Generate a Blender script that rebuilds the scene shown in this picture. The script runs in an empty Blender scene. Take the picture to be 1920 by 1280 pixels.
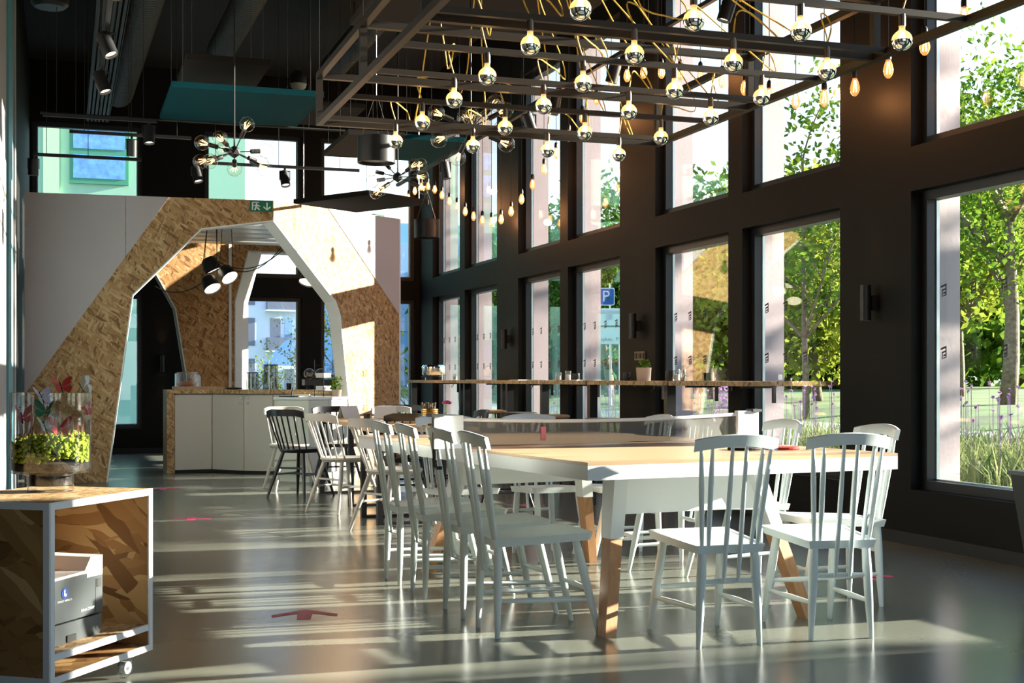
import bpy, bmesh, math, random
from mathutils import Vector, Matrix
random.seed(7)
C = bpy.context.scene.collection
SC = bpy.context.scene
PI = math.pi

# ------------------------------------------------------------------ camera
cam = bpy.data.cameras.new('camera')
cam.sensor_width = 36.0
cam.lens = 2480 / 1920 * 36.0
cam.shift_y = 70 / 1920
cam.clip_end = 500
camo = bpy.data.objects.new('camera', cam)
C.objects.link(camo)
camo.location = (0, 0, 1.08)
camo.rotation_euler = (PI / 2, 0, -math.atan(840 / 2480))
SC.camera = camo

# ------------------------------------------------------------------ world, sun, exposure
w = bpy.data.worlds.new('sky')
SC.world = w
w.use_nodes = True
nt = w.node_tree
nt.nodes.clear()
wo = nt.nodes.new('ShaderNodeOutputWorld')
bg = nt.nodes.new('ShaderNodeBackground')
tc = nt.nodes.new('ShaderNodeTexCoord')
sx = nt.nodes.new('ShaderNodeSeparateXYZ')
rp = nt.nodes.new('ShaderNodeValToRGB')
e = rp.color_ramp.elements
e[0].position = 0.0
e[0].color = (0.98, 0.99, 1.0, 1)
e[1].position = 1.0
e[1].color = (0.22, 0.50, 1.15, 1)
m1 = rp.color_ramp.elements.new(0.30)
m1.color = (0.62, 0.86, 1.12, 1)
nt.links.new(tc.outputs['Generated'], sx.inputs[0])
nt.links.new(sx.outputs['Z'], rp.inputs[0])
nt.links.new(rp.outputs[0], bg.inputs[0])
bg.inputs[1].default_value = 1.6
nt.links.new(bg.outputs[0], wo.inputs[0])

sun = bpy.data.lights.new('sun', 'SUN')
sun.energy = 30.0
sun.color = (1.0, 0.92, 0.79)
sun.angle = math.radians(0.6)
suno = bpy.data.objects.new('sun', sun)
C.objects.link(suno)
SUN_DIR = Vector((-1.0, 0.062, -0.25)).normalized()
suno.rotation_euler = SUN_DIR.to_track_quat('-Z', 'Y').to_euler()
suno.location = (40, 5, 14)

SC.view_settings.view_transform = 'Standard'
SC.view_settings.look = 'None'
SC.view_settings.exposure = 0.48
SC.view_settings.gamma = 1.0
SC.view_settings.use_curve_mapping = False
cy = SC.cycles
cy.max_bounces = 8
cy.diffuse_bounces = 5
cy.glossy_bounces = 4
cy.transmission_bounces = 6
cy.transparent_max_bounces = 32
cy.caustics_reflective = False
cy.caustics_refractive = False
cy.sample_clamp_indirect = 6.0
cy.use_denoising = True

# ------------------------------------------------------------------ materials
def mat(name, col, rough=0.6, metal=0.0, spec=0.5, emit=None, estr=0.0, noise=0.0, nscale=12.0, bump=0.0, bscale=60.0, coat=0.0):
    m = bpy.data.materials.new(name)
    m.use_nodes = True
    n = m.node_tree
    b = n.nodes['Principled BSDF']
    b.inputs['Base Color'].default_value = (*col, 1)
    b.inputs['Roughness'].default_value = rough
    b.inputs['Metallic'].default_value = metal
    b.inputs['Specular IOR Level'].default_value = spec
    b.inputs['Coat Weight'].default_value = coat
    b.inputs['Coat Roughness'].default_value = 0.15
    if emit:
        b.inputs['Emission Color'].default_value = (*emit, 1)
        b.inputs['Emission Strength'].default_value = estr
    if noise or bump:
        t = n.nodes.new('ShaderNodeTexCoord')
    if noise:
        x = n.nodes.new('ShaderNodeTexNoise')
        x.inputs['Scale'].default_value = nscale
        x.inputs['Detail'].default_value = 4
        n.links.new(t.outputs['Object'], x.inputs['Vector'])
        r = n.nodes.new('ShaderNodeValToRGB')
        r.color_ramp.elements[0].position = 0.3
        r.color_ramp.elements[1].position = 0.7
        r.color_ramp.elements[0].color = tuple(max(0, c * (1 - noise)) for c in col) + (1,)
        r.color_ramp.elements[1].color = tuple(min(1, c * (1 + noise)) for c in col) + (1,)
        n.links.new(x.outputs['Fac'], r.inputs[0])
        n.links.new(r.outputs[0], b.inputs['Base Color'])
    if bump:
        x2 = n.nodes.new('ShaderNodeTexNoise')
        x2.inputs['Scale'].default_value = bscale
        n.links.new(t.outputs['Object'], x2.inputs['Vector'])
        bp = n.nodes.new('ShaderNodeBump')
        bp.inputs['Strength'].default_value = bump
        bp.inputs['Distance'].default_value = 0.01
        n.links.new(x2.outputs['Fac'], bp.inputs['Height'])
        n.links.new(bp.outputs[0], b.inputs['Normal'])
    return m

def osb(name, cols, scale=1.0, rough=0.7, rots=((0, 0.30, 0), (0, -0.45, 0), (0, 0.95, 0))):
    """oriented strand board: three layers of elongated flakes, each flake its own tone"""
    m = bpy.data.materials.new(name)
    m.use_nodes = True
    n = m.node_tree
    L = n.links.new
    b = n.nodes['Principled BSDF']
    b.inputs['Roughness'].default_value = rough
    b.inputs['Specular IOR Level'].default_value = 0.3
    t = n.nodes.new('ShaderNodeTexCoord')
    def layer(rot, sc):
        mp = n.nodes.new('ShaderNodeMapping')
        mp.inputs['Rotation'].default_value = rot
        L(t.outputs['Object'], mp.inputs[0])
        dn = n.nodes.new('ShaderNodeTexNoise')
        dn.inputs['Scale'].default_value = 9 * scale
        L(mp.outputs[0], dn.inputs['Vector'])
        mx = n.nodes.new('ShaderNodeMix')
        mx.data_type = 'VECTOR'
        mx.inputs['Factor'].default_value = 0.03 / scale
        L(mp.outputs[0], mx.inputs['A'])
        L(dn.outputs['Color'], mx.inputs['B'])
        sm = n.nodes.new('ShaderNodeVectorMath')
        sm.operation = 'MULTIPLY'
        sm.inputs[1].default_value = tuple(s * scale for s in sc)
        L(mx.outputs['Result'], sm.inputs[0])
        v = n.nodes.new('ShaderNodeTexVoronoi')
        v.inputs['Scale'].default_value = 1.0
        L(sm.outputs[0], v.inputs['Vector'])
        s = n.nodes.new('ShaderNodeSeparateColor')
        L(v.outputs['Color'], s.inputs[0])
        return s
    a = layer(rots[0], (40, 40, 6.5))
    c2 = layer(rots[1], (48, 48, 8))
    d = layer(rots[2], (44, 44, 8))
    g = n.nodes.new('ShaderNodeMath')
    g.operation = 'GREATER_THAN'
    g.inputs[1].default_value = 0.5
    L(c2.outputs['Green'], g.inputs[0])
    g2 = n.nodes.new('ShaderNodeMath')
    g2.operation = 'GREATER_THAN'
    g2.inputs[1].default_value = 0.55
    L(d.outputs['Green'], g2.inputs[0])
    f1 = n.nodes.new('ShaderNodeMix')
    L(g.outputs[0], f1.inputs['Factor'])
    L(a.outputs['Red'], f1.inputs['A'])
    L(c2.outputs['Red'], f1.inputs['B'])
    f2 = n.nodes.new('ShaderNodeMix')
    L(g2.outputs[0], f2.inputs['Factor'])
    L(f1.outputs['Result'], f2.inputs['A'])
    L(d.outputs['Red'], f2.inputs['B'])
    r = n.nodes.new('ShaderNodeValToRGB')
    el = r.color_ramp.elements
    el[0].position, el[1].position = 0.0, 1.0
    el[0].color = (*cols[0], 1)
    el[1].color = (*cols[3], 1)
    x = el.new(0.22); x.color = (*cols[1], 1)
    x = el.new(0.7); x.color = (*cols[2], 1)
    L(f2.outputs['Result'], r.inputs[0])
    L(r.outputs[0], b.inputs['Base Color'])
    bp = n.nodes.new('ShaderNodeBump')
    bp.inputs['Strength'].default_value = 0.25
    bp.inputs['Distance'].default_value = 0.004
    L(f2.outputs['Result'], bp.inputs['Height'])
    L(bp.outputs[0], b.inputs['Normal'])
    return m

def glass(name, tint=(1, 1, 1), ior=1.5, rough=0.0, boost=1.0):
    """thin clear sheet: passes light straight on, mirrors by Fresnel"""
    m = bpy.data.materials.new(name)
    m.use_nodes = True
    n = m.node_tree
    n.nodes.clear()
    o = n.nodes.new('ShaderNodeOutputMaterial')
    mx = n.nodes.new('ShaderNodeMixShader')
    tr = n.nodes.new('ShaderNodeBsdfTransparent')
    tr.inputs[0].default_value = (*tint, 1)
    gl = n.nodes.new('ShaderNodeBsdfGlossy')
    gl.inputs['Roughness'].default_value = rough
    # Schlick reflectance from the facing angle, the same from both sides
    ge = n.nodes.new('ShaderNodeNewGeometry')
    dt = n.nodes.new('ShaderNodeVectorMath')
    dt.operation = 'DOT_PRODUCT'
    n.links.new(ge.outputs['Incoming'], dt.inputs[0])
    n.links.new(ge.outputs['Normal'], dt.inputs[1])
    ab = n.nodes.new('ShaderNodeMath')
    ab.operation = 'ABSOLUTE'
    n.links.new(dt.outputs['Value'], ab.inputs[0])
    su = n.nodes.new('ShaderNodeMath')
    su.operation = 'SUBTRACT'
    su.inputs[0].default_value = 1.0
    n.links.new(ab.outputs[0], su.inputs[1])
    pw = n.nodes.new('ShaderNodeMath')
    pw.operation = 'POWER'
    pw.inputs[1].default_value = 5.0
    n.links.new(su.outputs[0], pw.inputs[0])
    fr = n.nodes.new('ShaderNodeMath')
    fr.operation = 'MULTIPLY_ADD'
    f0 = ((ior - 1) / (ior + 1)) ** 2
    fr.inputs[1].default_value = 1 - f0
    fr.inputs[2].default_value = f0
    n.links.new(pw.outputs[0], fr.inputs[0])
    ml = n.nodes.new('ShaderNodeMath')
    ml.operation = 'MULTIPLY'
    ml.use_clamp = True
    ml.inputs[1].default_value = boost
    n.links.new(fr.outputs[0], ml.inputs[0])
    n.links.new(ml.outputs[0], mx.inputs[0])
    n.links.new(tr.outputs[0], mx.inputs[1])
    n.links.new(gl.outputs[0], mx.inputs[2])
    n.links.new(mx.outputs[0], o.inputs[0])
    return m

def leafmat(name, c1, c2, trans=0.45):
    m = bpy.data.materials.new(name)
    m.use_nodes = True
    n = m.node_tree
    n.nodes.clear()
    o = n.nodes.new('ShaderNodeOutputMaterial')
    mx = n.nodes.new('ShaderNodeMixShader')
    mx.inputs[0].default_value = trans
    df = n.nodes.new('ShaderNodeBsdfDiffuse')
    tl = n.nodes.new('ShaderNodeBsdfTranslucent')
    t = n.nodes.new('ShaderNodeTexCoord')
    x = n.nodes.new('ShaderNodeTexNoise')
    x.inputs['Scale'].default_value = 2.2
    x.inputs['Detail'].default_value = 6
    r = n.nodes.new('ShaderNodeValToRGB')
    r.color_ramp.elements[0].position = 0.35
    r.color_ramp.elements[1].position = 0.65
    r.color_ramp.elements[0].color = (*c1, 1)
    r.color_ramp.elements[1].color = (*c2, 1)
    n.links.new(t.outputs['Object'], x.inputs['Vector'])
    n.links.new(x.outputs['Fac'], r.inputs[0])
    n.links.new(r.outputs[0], df.inputs[0])
    n.links.new(r.outputs[0], tl.inputs[0])
    n.links.new(df.outputs[0], mx.inputs[1])
    n.links.new(tl.outputs[0], mx.inputs[2])
    n.links.new(mx.outputs[0], o.inputs[0])
    return m

def woodmat(name, c1, c2, rough=0.45, axis='Y'):
    m = bpy.data.materials.new(name)
    m.use_nodes = True
    n = m.node_tree
    b = n.nodes['Principled BSDF']
    b.inputs['Roughness'].default_value = rough
    t = n.nodes.new('ShaderNodeTexCoord')
    mp = n.nodes.new('ShaderNodeMapping')
    mp.inputs['Scale'].default_value = {'Y': (30, 1.5, 30), 'X': (1.5, 30, 30), 'Z': (30, 30, 1.5)}[axis]
    x = n.nodes.new('ShaderNodeTexNoise')
    x.inputs['Scale'].default_value = 1.6
    x.inputs['Detail'].default_value = 5
    r = n.nodes.new('ShaderNodeValToRGB')
    r.color_ramp.elements[0].position = 0.32
    r.color_ramp.elements[1].position = 0.68
    r.color_ramp.elements[0].color = (*c1, 1)
    r.color_ramp.elements[1].color = (*c2, 1)
    n.links.new(t.outputs['Object'], mp.inputs[0])
    n.links.new(mp.outputs[0], x.inputs['Vector'])
    n.links.new(x.outputs['Fac'], r.inputs[0])
    n.links.new(r.outputs[0], b.inputs['Base Color'])
    return m

M = {}
M['floor'] = mat('floor_resin', (0.158, 0.165, 0.135), 0.22, 0, 0.5, noise=0.05, nscale=1.2, bump=0.015, bscale=14)
M['wall'] = mat('dark_wall_paint', (0.0052, 0.0050, 0.0042), 0.6, 0, 0.16, bump=0.05, bscale=150)
M['ceil'] = mat('black_ceiling', (0.012, 0.012, 0.012), 0.85, 0, 0.3)
M['frame'] = mat('window_frame_black', (0.006, 0.007, 0.009), 0.4)
M['gasket'] = mat('pale_spacer', (0.55, 0.62, 0.64), 0.35, 0.6)
M['pane'] = glass('window_glass', (0.97, 0.99, 0.98), 1.5, 0.0, 1.7)
M['clad'] = mat('mauve_cladding', (0.42, 0.33, 0.34), 0.75, noise=0.05, nscale=3, bump=0.1, bscale=30)
M['osb'] = osb('osb_board', ((0.19, 0.095, 0.035), (0.37, 0.195, 0.082), (0.49, 0.285, 0.13), (0.60, 0.40, 0.22)), 1.15)
M['osb_bounce'] = osb('osb_board_bounce_lit', ((0.20, 0.085, 0.028), (0.42, 0.21, 0.08), (0.54, 0.30, 0.12), (0.64, 0.42, 0.20)), 1.15)  # brighter, more orange OSB copy: bounced light painted into the kiosk back panels
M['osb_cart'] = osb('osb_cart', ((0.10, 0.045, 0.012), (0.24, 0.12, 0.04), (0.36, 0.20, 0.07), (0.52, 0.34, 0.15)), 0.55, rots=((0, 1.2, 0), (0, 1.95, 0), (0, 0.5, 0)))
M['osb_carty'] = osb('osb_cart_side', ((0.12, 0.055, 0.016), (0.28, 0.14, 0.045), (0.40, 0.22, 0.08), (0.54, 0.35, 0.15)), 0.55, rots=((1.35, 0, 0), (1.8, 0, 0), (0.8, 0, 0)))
M['osb_top'] = osb('osb_worktop', ((0.20, 0.10, 0.04), (0.38, 0.23, 0.10), (0.52, 0.34, 0.17), (0.66, 0.48, 0.28)), 1.3, 0.5)
M['white'] = mat('white_lacquer', (0.80, 0.81, 0.80), 0.32, 0, 0.5)
M['paint'] = mat('white_board_paint', (0.52, 0.45, 0.46), 0.65, noise=0.03, nscale=2)
M['trimw'] = mat('white_edge_band', (0.78, 0.78, 0.77), 0.5)
M['warmwhite'] = mat('cabinet_front', (0.60, 0.55, 0.49), 0.5)
M['paleg'] = mat('pale_cabinet', (0.66, 0.66, 0.58), 0.5)
M['chairw'] = mat('white_chair_paint', (0.72, 0.79, 0.79), 0.28, 0, 0.5)
M['chairk'] = mat('black_chair_paint', (0.012, 0.013, 0.016), 0.3)
M['chairg'] = mat('grey_chair_paint', (0.52, 0.49, 0.45), 0.38)
M['tabletop'] = woodmat('oak_top', (0.62, 0.41, 0.23), (0.68, 0.47, 0.28), 0.3, 'X')
M['legwood'] = woodmat('oak_leg', (0.46, 0.22, 0.10), (0.56, 0.30, 0.15), 0.45, 'Z')
M['ttop'] = woodmat('beech_top', (0.46, 0.28, 0.14), (0.58, 0.38, 0.21), 0.35, 'Y')
M['black'] = mat('black_metal', (0.012, 0.012, 0.013), 0.42, 0.2)
M['blackm'] = mat('matt_black', (0.010, 0.010, 0.010), 0.7)
M['grid'] = mat('raw_steel_bar', (0.05, 0.041, 0.033), 0.42, 0.6)
M['brass'] = mat('socket_metal', (0.17, 0.145, 0.12), 0.3, 0.9)
M['cord'] = mat('yellow_cord', (0.80, 0.48, 0.05), 0.6)
M['blackcord'] = mat('black_cord', (0.008, 0.008, 0.008), 0.6)
M['chrome'] = mat('mirror_silver', (0.82, 0.82, 0.80), 0.04, 1.0)
M['steel'] = mat('brushed_steel', (0.6, 0.6, 0.6), 0.25, 1.0)
M['glow'] = mat('lit_bulb_glass', (0.9, 0.7, 0.4), 0.25, 0, 0.5, emit=(1.0, 0.58, 0.22), estr=55.0)
M['fil'] = mat('filament', (1, 0.6, 0.2), 0.5, emit=(1.0, 0.55, 0.2), estr=5)
M['hot'] = mat('hot_filament', (1, 0.7, 0.4), 0.5, emit=(1.0, 0.62, 0.28), estr=9)
M['edison'] = mat('amber_bulb', (0.5, 0.28, 0.1), 0.12, 0, 0.5, emit=(1.0, 0.44, 0.12), estr=0.42)
M['edison'].node_tree.nodes['Principled BSDF'].inputs['Alpha'].default_value = 0.6
M['ambglass'] = mat('glowing_amber_glass', (0.6, 0.4, 0.18), 0.15, 0, 0.5, emit=(1.0, 0.62, 0.26), estr=0.55)
M['ambglass'].node_tree.nodes['Principled BSDF'].inputs['Alpha'].default_value = 0.62
M['bulbglass'] = glass('bulb_glass', (1, 0.97, 0.93), 1.5, 0.0, 1.3)
M['lampdisc'] = mat('lamp_disc', (1, 0.95, 0.85), 0.5, emit=(1.0, 0.85, 0.62), estr=3.0)
M['teal'] = mat('teal_felt', (0.002, 0.045, 0.058), 0.9, 0, 0.08)
M['greyfelt'] = mat('grey_felt', (0.035, 0.030, 0.028), 0.9, 0, 0.1)
M['duct'] = mat('dark_duct', (0.030, 0.029, 0.025), 0.6, 0.2)
M['pale_shade'] = mat('pale_shade', (0.45, 0.44, 0.42), 0.6)
M['green'] = mat('exit_green', (0.005, 0.16, 0.08), 0.5)
M['signw'] = mat('sign_white', (0.85, 0.87, 0.85), 0.5)
M['pink'] = mat('pink_vinyl', (0.62, 0.05, 0.17), 0.5)
M['red'] = mat('red', (0.6, 0.04, 0.03), 0.5)
M['rose'] = mat('pink_red', (0.75, 0.20, 0.24), 0.6)
M['lilac'] = mat('lilac', (0.62, 0.55, 0.66), 0.6)
M['bgreen'] = mat('bottle_green', (0.05, 0.25, 0.14), 0.6)
M['soil'] = mat('soil', (0.017, 0.009, 0.006), 0.95, noise=0.4, nscale=60, bump=0.5, bscale=90)
M['moss'] = mat('moss', (0.34, 0.42, 0.025), 0.95, noise=0.55, nscale=60, bump=0.6, bscale=160)
M['bud'] = mat('bud_green', (0.35, 0.55, 0.04), 0.8)
M['stem'] = mat('stem_red', (0.55, 0.20, 0.10), 0.8)
M['vase'] = glass('vase_glass', (0.96, 0.98, 0.98), 1.5, 0.0, 1.6)
M['clearp'] = glass('clear_plastic', (0.9, 0.92, 0.93), 1.5, 0.05, 2.5)
M['smoke'] = glass('smoked_glass', (0.74, 0.74, 0.74), 1.5, 0.0, 2.0)
M['prn'] = mat('printer_grey', (0.05, 0.06, 0.064), 0.45)
M['prnw'] = mat('printer_white', (0.72, 0.70, 0.68), 0.45)
M['prnb'] = mat('printer_badge', (0.02, 0.07, 0.35), 0.4)
M['gold'] = mat('gold_tin', (0.55, 0.36, 0.10), 0.3, 0.9)
M['netw'] = mat('net_tape', (0.82, 0.82, 0.82), 0.7)
M['terracotta'] = mat('pale_pot', (0.55, 0.42, 0.33), 0.8)
M['bread'] = mat('pastry', (0.42, 0.17, 0.05), 0.7, noise=0.3, nscale=30)
M['leather'] = mat('cognac_leather', (0.42, 0.15, 0.04), 0.5)
M['paper'] = mat('paper', (0.75, 0.72, 0.68), 0.8)
M['mint'] = mat('mint_render', (0.29, 0.50, 0.35), 0.9)
M['mintl'] = mat('mint_render_pale', (0.44, 0.60, 0.38), 0.9)
M['tealw'] = mat('teal_render', (0.06, 0.36, 0.42), 0.9)
M['bluecurt'] = mat('blue_curtain', (0.13, 0.32, 0.62), 0.8, noise=0.25, nscale=8)
M['apt'] = mat('apartment_white', (0.72, 0.76, 0.86), 0.9)
M['aptd'] = mat('apartment_dark', (0.16, 0.18, 0.24), 0.6)
M['aptb'] = mat('apartment_blue', (0.22, 0.38, 0.62), 0.7)
M['bluebld'] = mat('blue_facade', (0.16, 0.38, 0.66), 0.8)
M['lawn'] = mat('lawn', (0.11, 0.17, 0.045), 0.95, noise=0.5, nscale=0.9, bump=0.5, bscale=20)
M['path'] = mat('pale_path', (0.42, 0.40, 0.36), 0.9)
M['bark'] = mat('bark', (0.16, 0.12, 0.08), 0.95, noise=0.4, nscale=14, bump=0.5, bscale=25)
M['leaf'] = leafmat('leaf_green', (0.035, 0.10, 0.012), (0.19, 0.28, 0.03))
M['leafd'] = leafmat('leaf_dark', (0.02, 0.07, 0.015), (0.10, 0.18, 0.03), 0.3)
M['leafy'] = leafmat('leaf_yellow', (0.13, 0.18, 0.02), (0.32, 0.34, 0.05))
M['grass'] = leafmat('grass_blade', (0.10, 0.17, 0.05), (0.36, 0.38, 0.16), 0.35)
M['mauve'] = leafmat('mauve_flower', (0.30, 0.16, 0.36), (0.45, 0.28, 0.45), 0.3)
M['signblue'] = mat('sign_blue', (0.01, 0.13, 0.55), 0.5)
M['board'] = mat('notice_board', (0.55, 0.72, 0.78), 0.5)
M['ink'] = mat('ink', (0.03, 0.03, 0.035), 0.6)
M['plate'] = mat('switch_plate', (0.12, 0.10, 0.07), 0.4, 0.3)
M['leftwin'] = mat('left_teal_panel', (0.20, 0.52, 0.62), 0.35)
M['leftgrey'] = mat('left_grey_panel', (0.50, 0.47, 0.47), 0.5)
M['jarlid'] = mat('jar_lid', (0.35, 0.16, 0.12), 0.5)
M['foil'] = mat('foil', (0.8, 0.8, 0.82), 0.2, 0.9)

def netmat():
    m = bpy.data.materials.new('net_mesh')
    m.use_nodes = True
    n = m.node_tree
    n.nodes.clear()
    o = n.nodes.new('ShaderNodeOutputMaterial')
    mx = n.nodes.new('ShaderNodeMixShader')
    mx.inputs[0].default_value = 0.82
    tr = n.nodes.new('ShaderNodeBsdfTransparent')
    df = n.nodes.new('ShaderNodeBsdfDiffuse')
    df.inputs[0].default_value = (0.15, 0.15, 0.145, 1)
    n.links.new(tr.outputs[0], mx.inputs[1])
    n.links.new(df.outputs[0], mx.inputs[2])
    n.links.new(mx.outputs[0], o.inputs[0])
    return m
M['net'] = netmat()

# ------------------------------------------------------------------ mesh builder
class MB:
    def __init__(s):
        s.bm = bmesh.new()
        s.mi = 0
        s.sm = False
    def _f(s, vs):
        try:
            f = s.bm.faces.new(vs)
            f.material_index = s.mi
            f.smooth = s.sm
            return f
        except ValueError:
            return None
    def box(s, x0, x1, y0, y1, z0, z1, mtx=None):
        v = [Vector((x, y, z)) for z in (z0, z1) for y in (y0, y1) for x in (x0, x1)]
        if mtx is not None:
            v = [mtx @ p for p in v]
        v = [s.bm.verts.new(p) for p in v]
        for q in ((0, 2, 3, 1), (4, 5, 7, 6), (0, 1, 5, 4), (2, 6, 7, 3), (0, 4, 6, 2), (1, 3, 7, 5)):
            s._f([v[i] for i in q])
        return s
    def ring(s, c, ax, r, n, ref=None):
        ax = ax.normalized()
        if ref is None:
            ref = Vector((0, 0, 1)) if abs(ax.z) < 0.9 else Vector((1, 0, 0))
        u = ax.cross(ref).normalized()
        v = ax.cross(u)
        return [s.bm.verts.new(c + u * (r * math.cos(2 * PI * i / n)) + v * (r * math.sin(2 * PI * i / n))) for i in range(n)]
    def bridge(s, a, b):
        n = len(a)
        for i in range(n):
            s._f([a[i], a[(i + 1) % n], b[(i + 1) % n], b[i]])
    def cap(s, r, flip=False):
        s._f(list(reversed(r)) if flip else r)
    def rod(s, p0, p1, r0, r1=None, n=10, mids=None):
        """tapered rod; mids = [(t, r), ...]"""
        p0, p1 = Vector(p0), Vector(p1)
        r1 = r0 if r1 is None else r1
        ax = p1 - p0
        prof = [(0, r0)] + (mids or []) + [(1, r1)]
        rs = [s.ring(p0 + ax * t, ax, r, n) for t, r in prof]
        for a, b in zip(rs, rs[1:]):
            s.bridge(a, b)
        s.cap(rs[0], True)
        s.cap(rs[-1])
        return s
    def tube(s, pts, r, n=6, r1=None):
        pts = [Vector(p) for p in pts]
        rs = []
        for i, p in enumerate(pts):
            a = pts[min(i + 1, len(pts) - 1)] - pts[max(i - 1, 0)]
            k = i / max(1, len(pts) - 1)
            rs.append(s.ring(p, a, r if r1 is None else r + (r1 - r) * k, n))
        for a, b in zip(rs, rs[1:]):
            s.bridge(a, b)
        s.cap(rs[0], True)
        s.cap(rs[-1])
        return s
    def lathe(s, prof, n=24, o=(0, 0, 0), mtx=None):
        o = Vector(o)
        rs = []
        for r, z in prof:
            if r < 1e-5:
                p = Vector((0, 0, z))
                rs.append([s.bm.verts.new(o + (mtx @ p if mtx else p))])
            else:
                row = []
                for i in range(n):
                    p = Vector((r * math.cos(2 * PI * i / n), r * math.sin(2 * PI * i / n), z))
                    row.append(s.bm.verts.new(o + (mtx @ p if mtx else p)))
                rs.append(row)
        for a, b in zip(rs, rs[1:]):
            if len(a) == 1 and len(b) == 1:
                continue
            if len(a) == 1:
                for i in range(n):
                    s._f([a[0], b[(i + 1) % n], b[i]])
            elif len(b) == 1:
                for i in range(n):
                    s._f([a[i], a[(i + 1) % n], b[0]])
            else:
                s.bridge(a, b)
        return s
    def prism(s, poly, fn):
        """poly: list of 2D points; fn(p, k) -> 3D for k = 0 / 1"""
        a = [s.bm.verts.new(Vector(fn(p, 0))) for p in poly]
        b = [s.bm.verts.new(Vector(fn(p, 1))) for p in poly]
        n = len(poly)
        s._f(list(reversed(a)))
        s._f(b)
        for i in range(n):
            s._f([a[i], a[(i + 1) % n], b[(i + 1) % n], b[i]])
        return s
    def quad(s, pts):
        s._f([s.bm.verts.new(Vector(p)) for p in pts])
        return s
    def build(s, name, m, parent=None, loc=None, recalc=True):
        if recalc:
            bmesh.ops.recalc_face_normals(s.bm, faces=s.bm.faces)
        me = bpy.data.meshes.new(name)
        s.bm.to_mesh(me)
        s.bm.free()
        for q in (m if isinstance(m, (list, tuple)) else [m]):
            me.materials.append(q)
        o = bpy.data.objects.new(name, me)
        C.objects.link(o)
        if parent:
            o.parent = parent
        if loc:
            o.location = loc
        return o

def thing(name, label, cat, loc=(0, 0, 0), rz=0.0, group=None):
    o = bpy.data.objects.new(name, None)
    o.empty_display_size = 0.1
    C.objects.link(o)
    o.location = loc
    o.rotation_euler = (0, 0, rz)
    return tag(o, label, cat, group)

def tag(o, label, cat, group=None, kind=None):
    o['label'] = label
    o['category'] = cat
    if group:
        o['group'] = group
    if kind:
        o['kind'] = kind
    return o

def struct(o, label=None):
    o['kind'] = 'structure'
    if label:
        o['label'] = label
    return o

def dup(root, loc, rz=0.0, label=None, group=None, scale=None):
    def cp(o, par):
        c = o.copy()
        C.objects.link(c)
        if par is not None:
            c.parent = par
        for ch in o.children:
            cp(ch, c)
        return c
    r = cp(root, None)
    r.location = loc
    r.rotation_euler = (0, 0, rz)
    if scale:
        r.scale = scale
    if label:
        r['label'] = label
    if group:
        r['group'] = group
    return r

ORD = ['first', 'second', 'third', 'fourth', 'fifth', 'sixth', 'seventh', 'eighth', 'ninth', 'tenth', 'eleventh', 'twelfth',
       'thirteenth', 'fourteenth', 'fifteenth', 'sixteenth', 'seventeenth', 'eighteenth', 'nineteenth', 'twentieth']
def ordn(i):
    if i < 20:
        return ORD[i]
    return {2: 'twenty', 3: 'thirty'}[(i + 1) // 10] + '-' + ORD[(i + 1) % 10 - 1] if (i + 1) % 10 else {3: 'thirtieth', 4: 'fortieth'}[(i + 1) // 10]

def text_mesh(body, size, name, m, parent, mtx, depth=0.002, align='CENTER'):
    cu = bpy.data.curves.new(name, 'FONT')
    cu.body = body
    cu.size = size
    cu.extrude = depth
    cu.align_x = align
    cu.align_y = 'CENTER'
    t = bpy.data.objects.new(name, cu)
    C.objects.link(t)
    dg = bpy.context.evaluated_depsgraph_get()
    me = bpy.data.meshes.new_from_object(t.evaluated_get(dg))
    bpy.data.objects.remove(t)
    bpy.data.curves.remove(cu)
    me.materials.clear()
    me.materials.append(m)
    me.transform(mtx)
    me.name = name
    o = bpy.data.objects.new(name, me)
    C.objects.link(o)
    if parent:
        o.parent = parent
    return o

def smooth_angle(o, deg=40):
    for p in o.data.polygons:
        p.use_smooth = True
    o.data.set_sharp_from_angle(angle=math.radians(deg))
    return o

# ================================================================== SETTING
DI, DG, DO = 5.22, 5.36, 5.62     # inner wall face, glass, outer face
YB = 19.85                        # back wall
XL = -0.46                        # left wall
ZC = 5.6                          # ceiling
YF = -2.5                         # wall behind the camera
SILL, HEAD, USILL, UHEAD = 0.36, 2.30, 2.59, 4.72

b = MB().box(XL - 0.3, DO - 0.02, YF - 0.3, YB + 0.4, -0.2, 0.0)
struct(b.build('floor', M['floor']), 'polished grey-green resin floor with sun stripes')
b = MB().box(XL - 0.3, DO - 0.02, YF - 0.3, YB + 0.4, ZC, ZC + 0.2)
struct(b.build('ceiling', M['ceil']), 'black painted open ceiling')

# right wall windows
wins = []
y = 0.29
while y < 19:
    wins.append((y, y + 1.43))
    wins.append((y + 1.67, y + 3.10))
    y += 3.93
b = MB()
def wallseg(bm, y0, y1):
    bm.box(DI, 5.42, y0, y1, 0, ZC)
prev = YF - 0.3
for (a, c) in wins:
    wallseg(b, prev, a)
    b.box(DI, 5.42, a, c, 0, SILL)
    b.box(DI, 5.42, a, c, HEAD, USILL)
    b.box(DI, 5.42, a, c, UHEAD, ZC)
    prev = c
wallseg(b, prev, YB + 0.4)
struct(b.build('wall_right', M['wall']), 'dark painted window wall')

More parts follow.
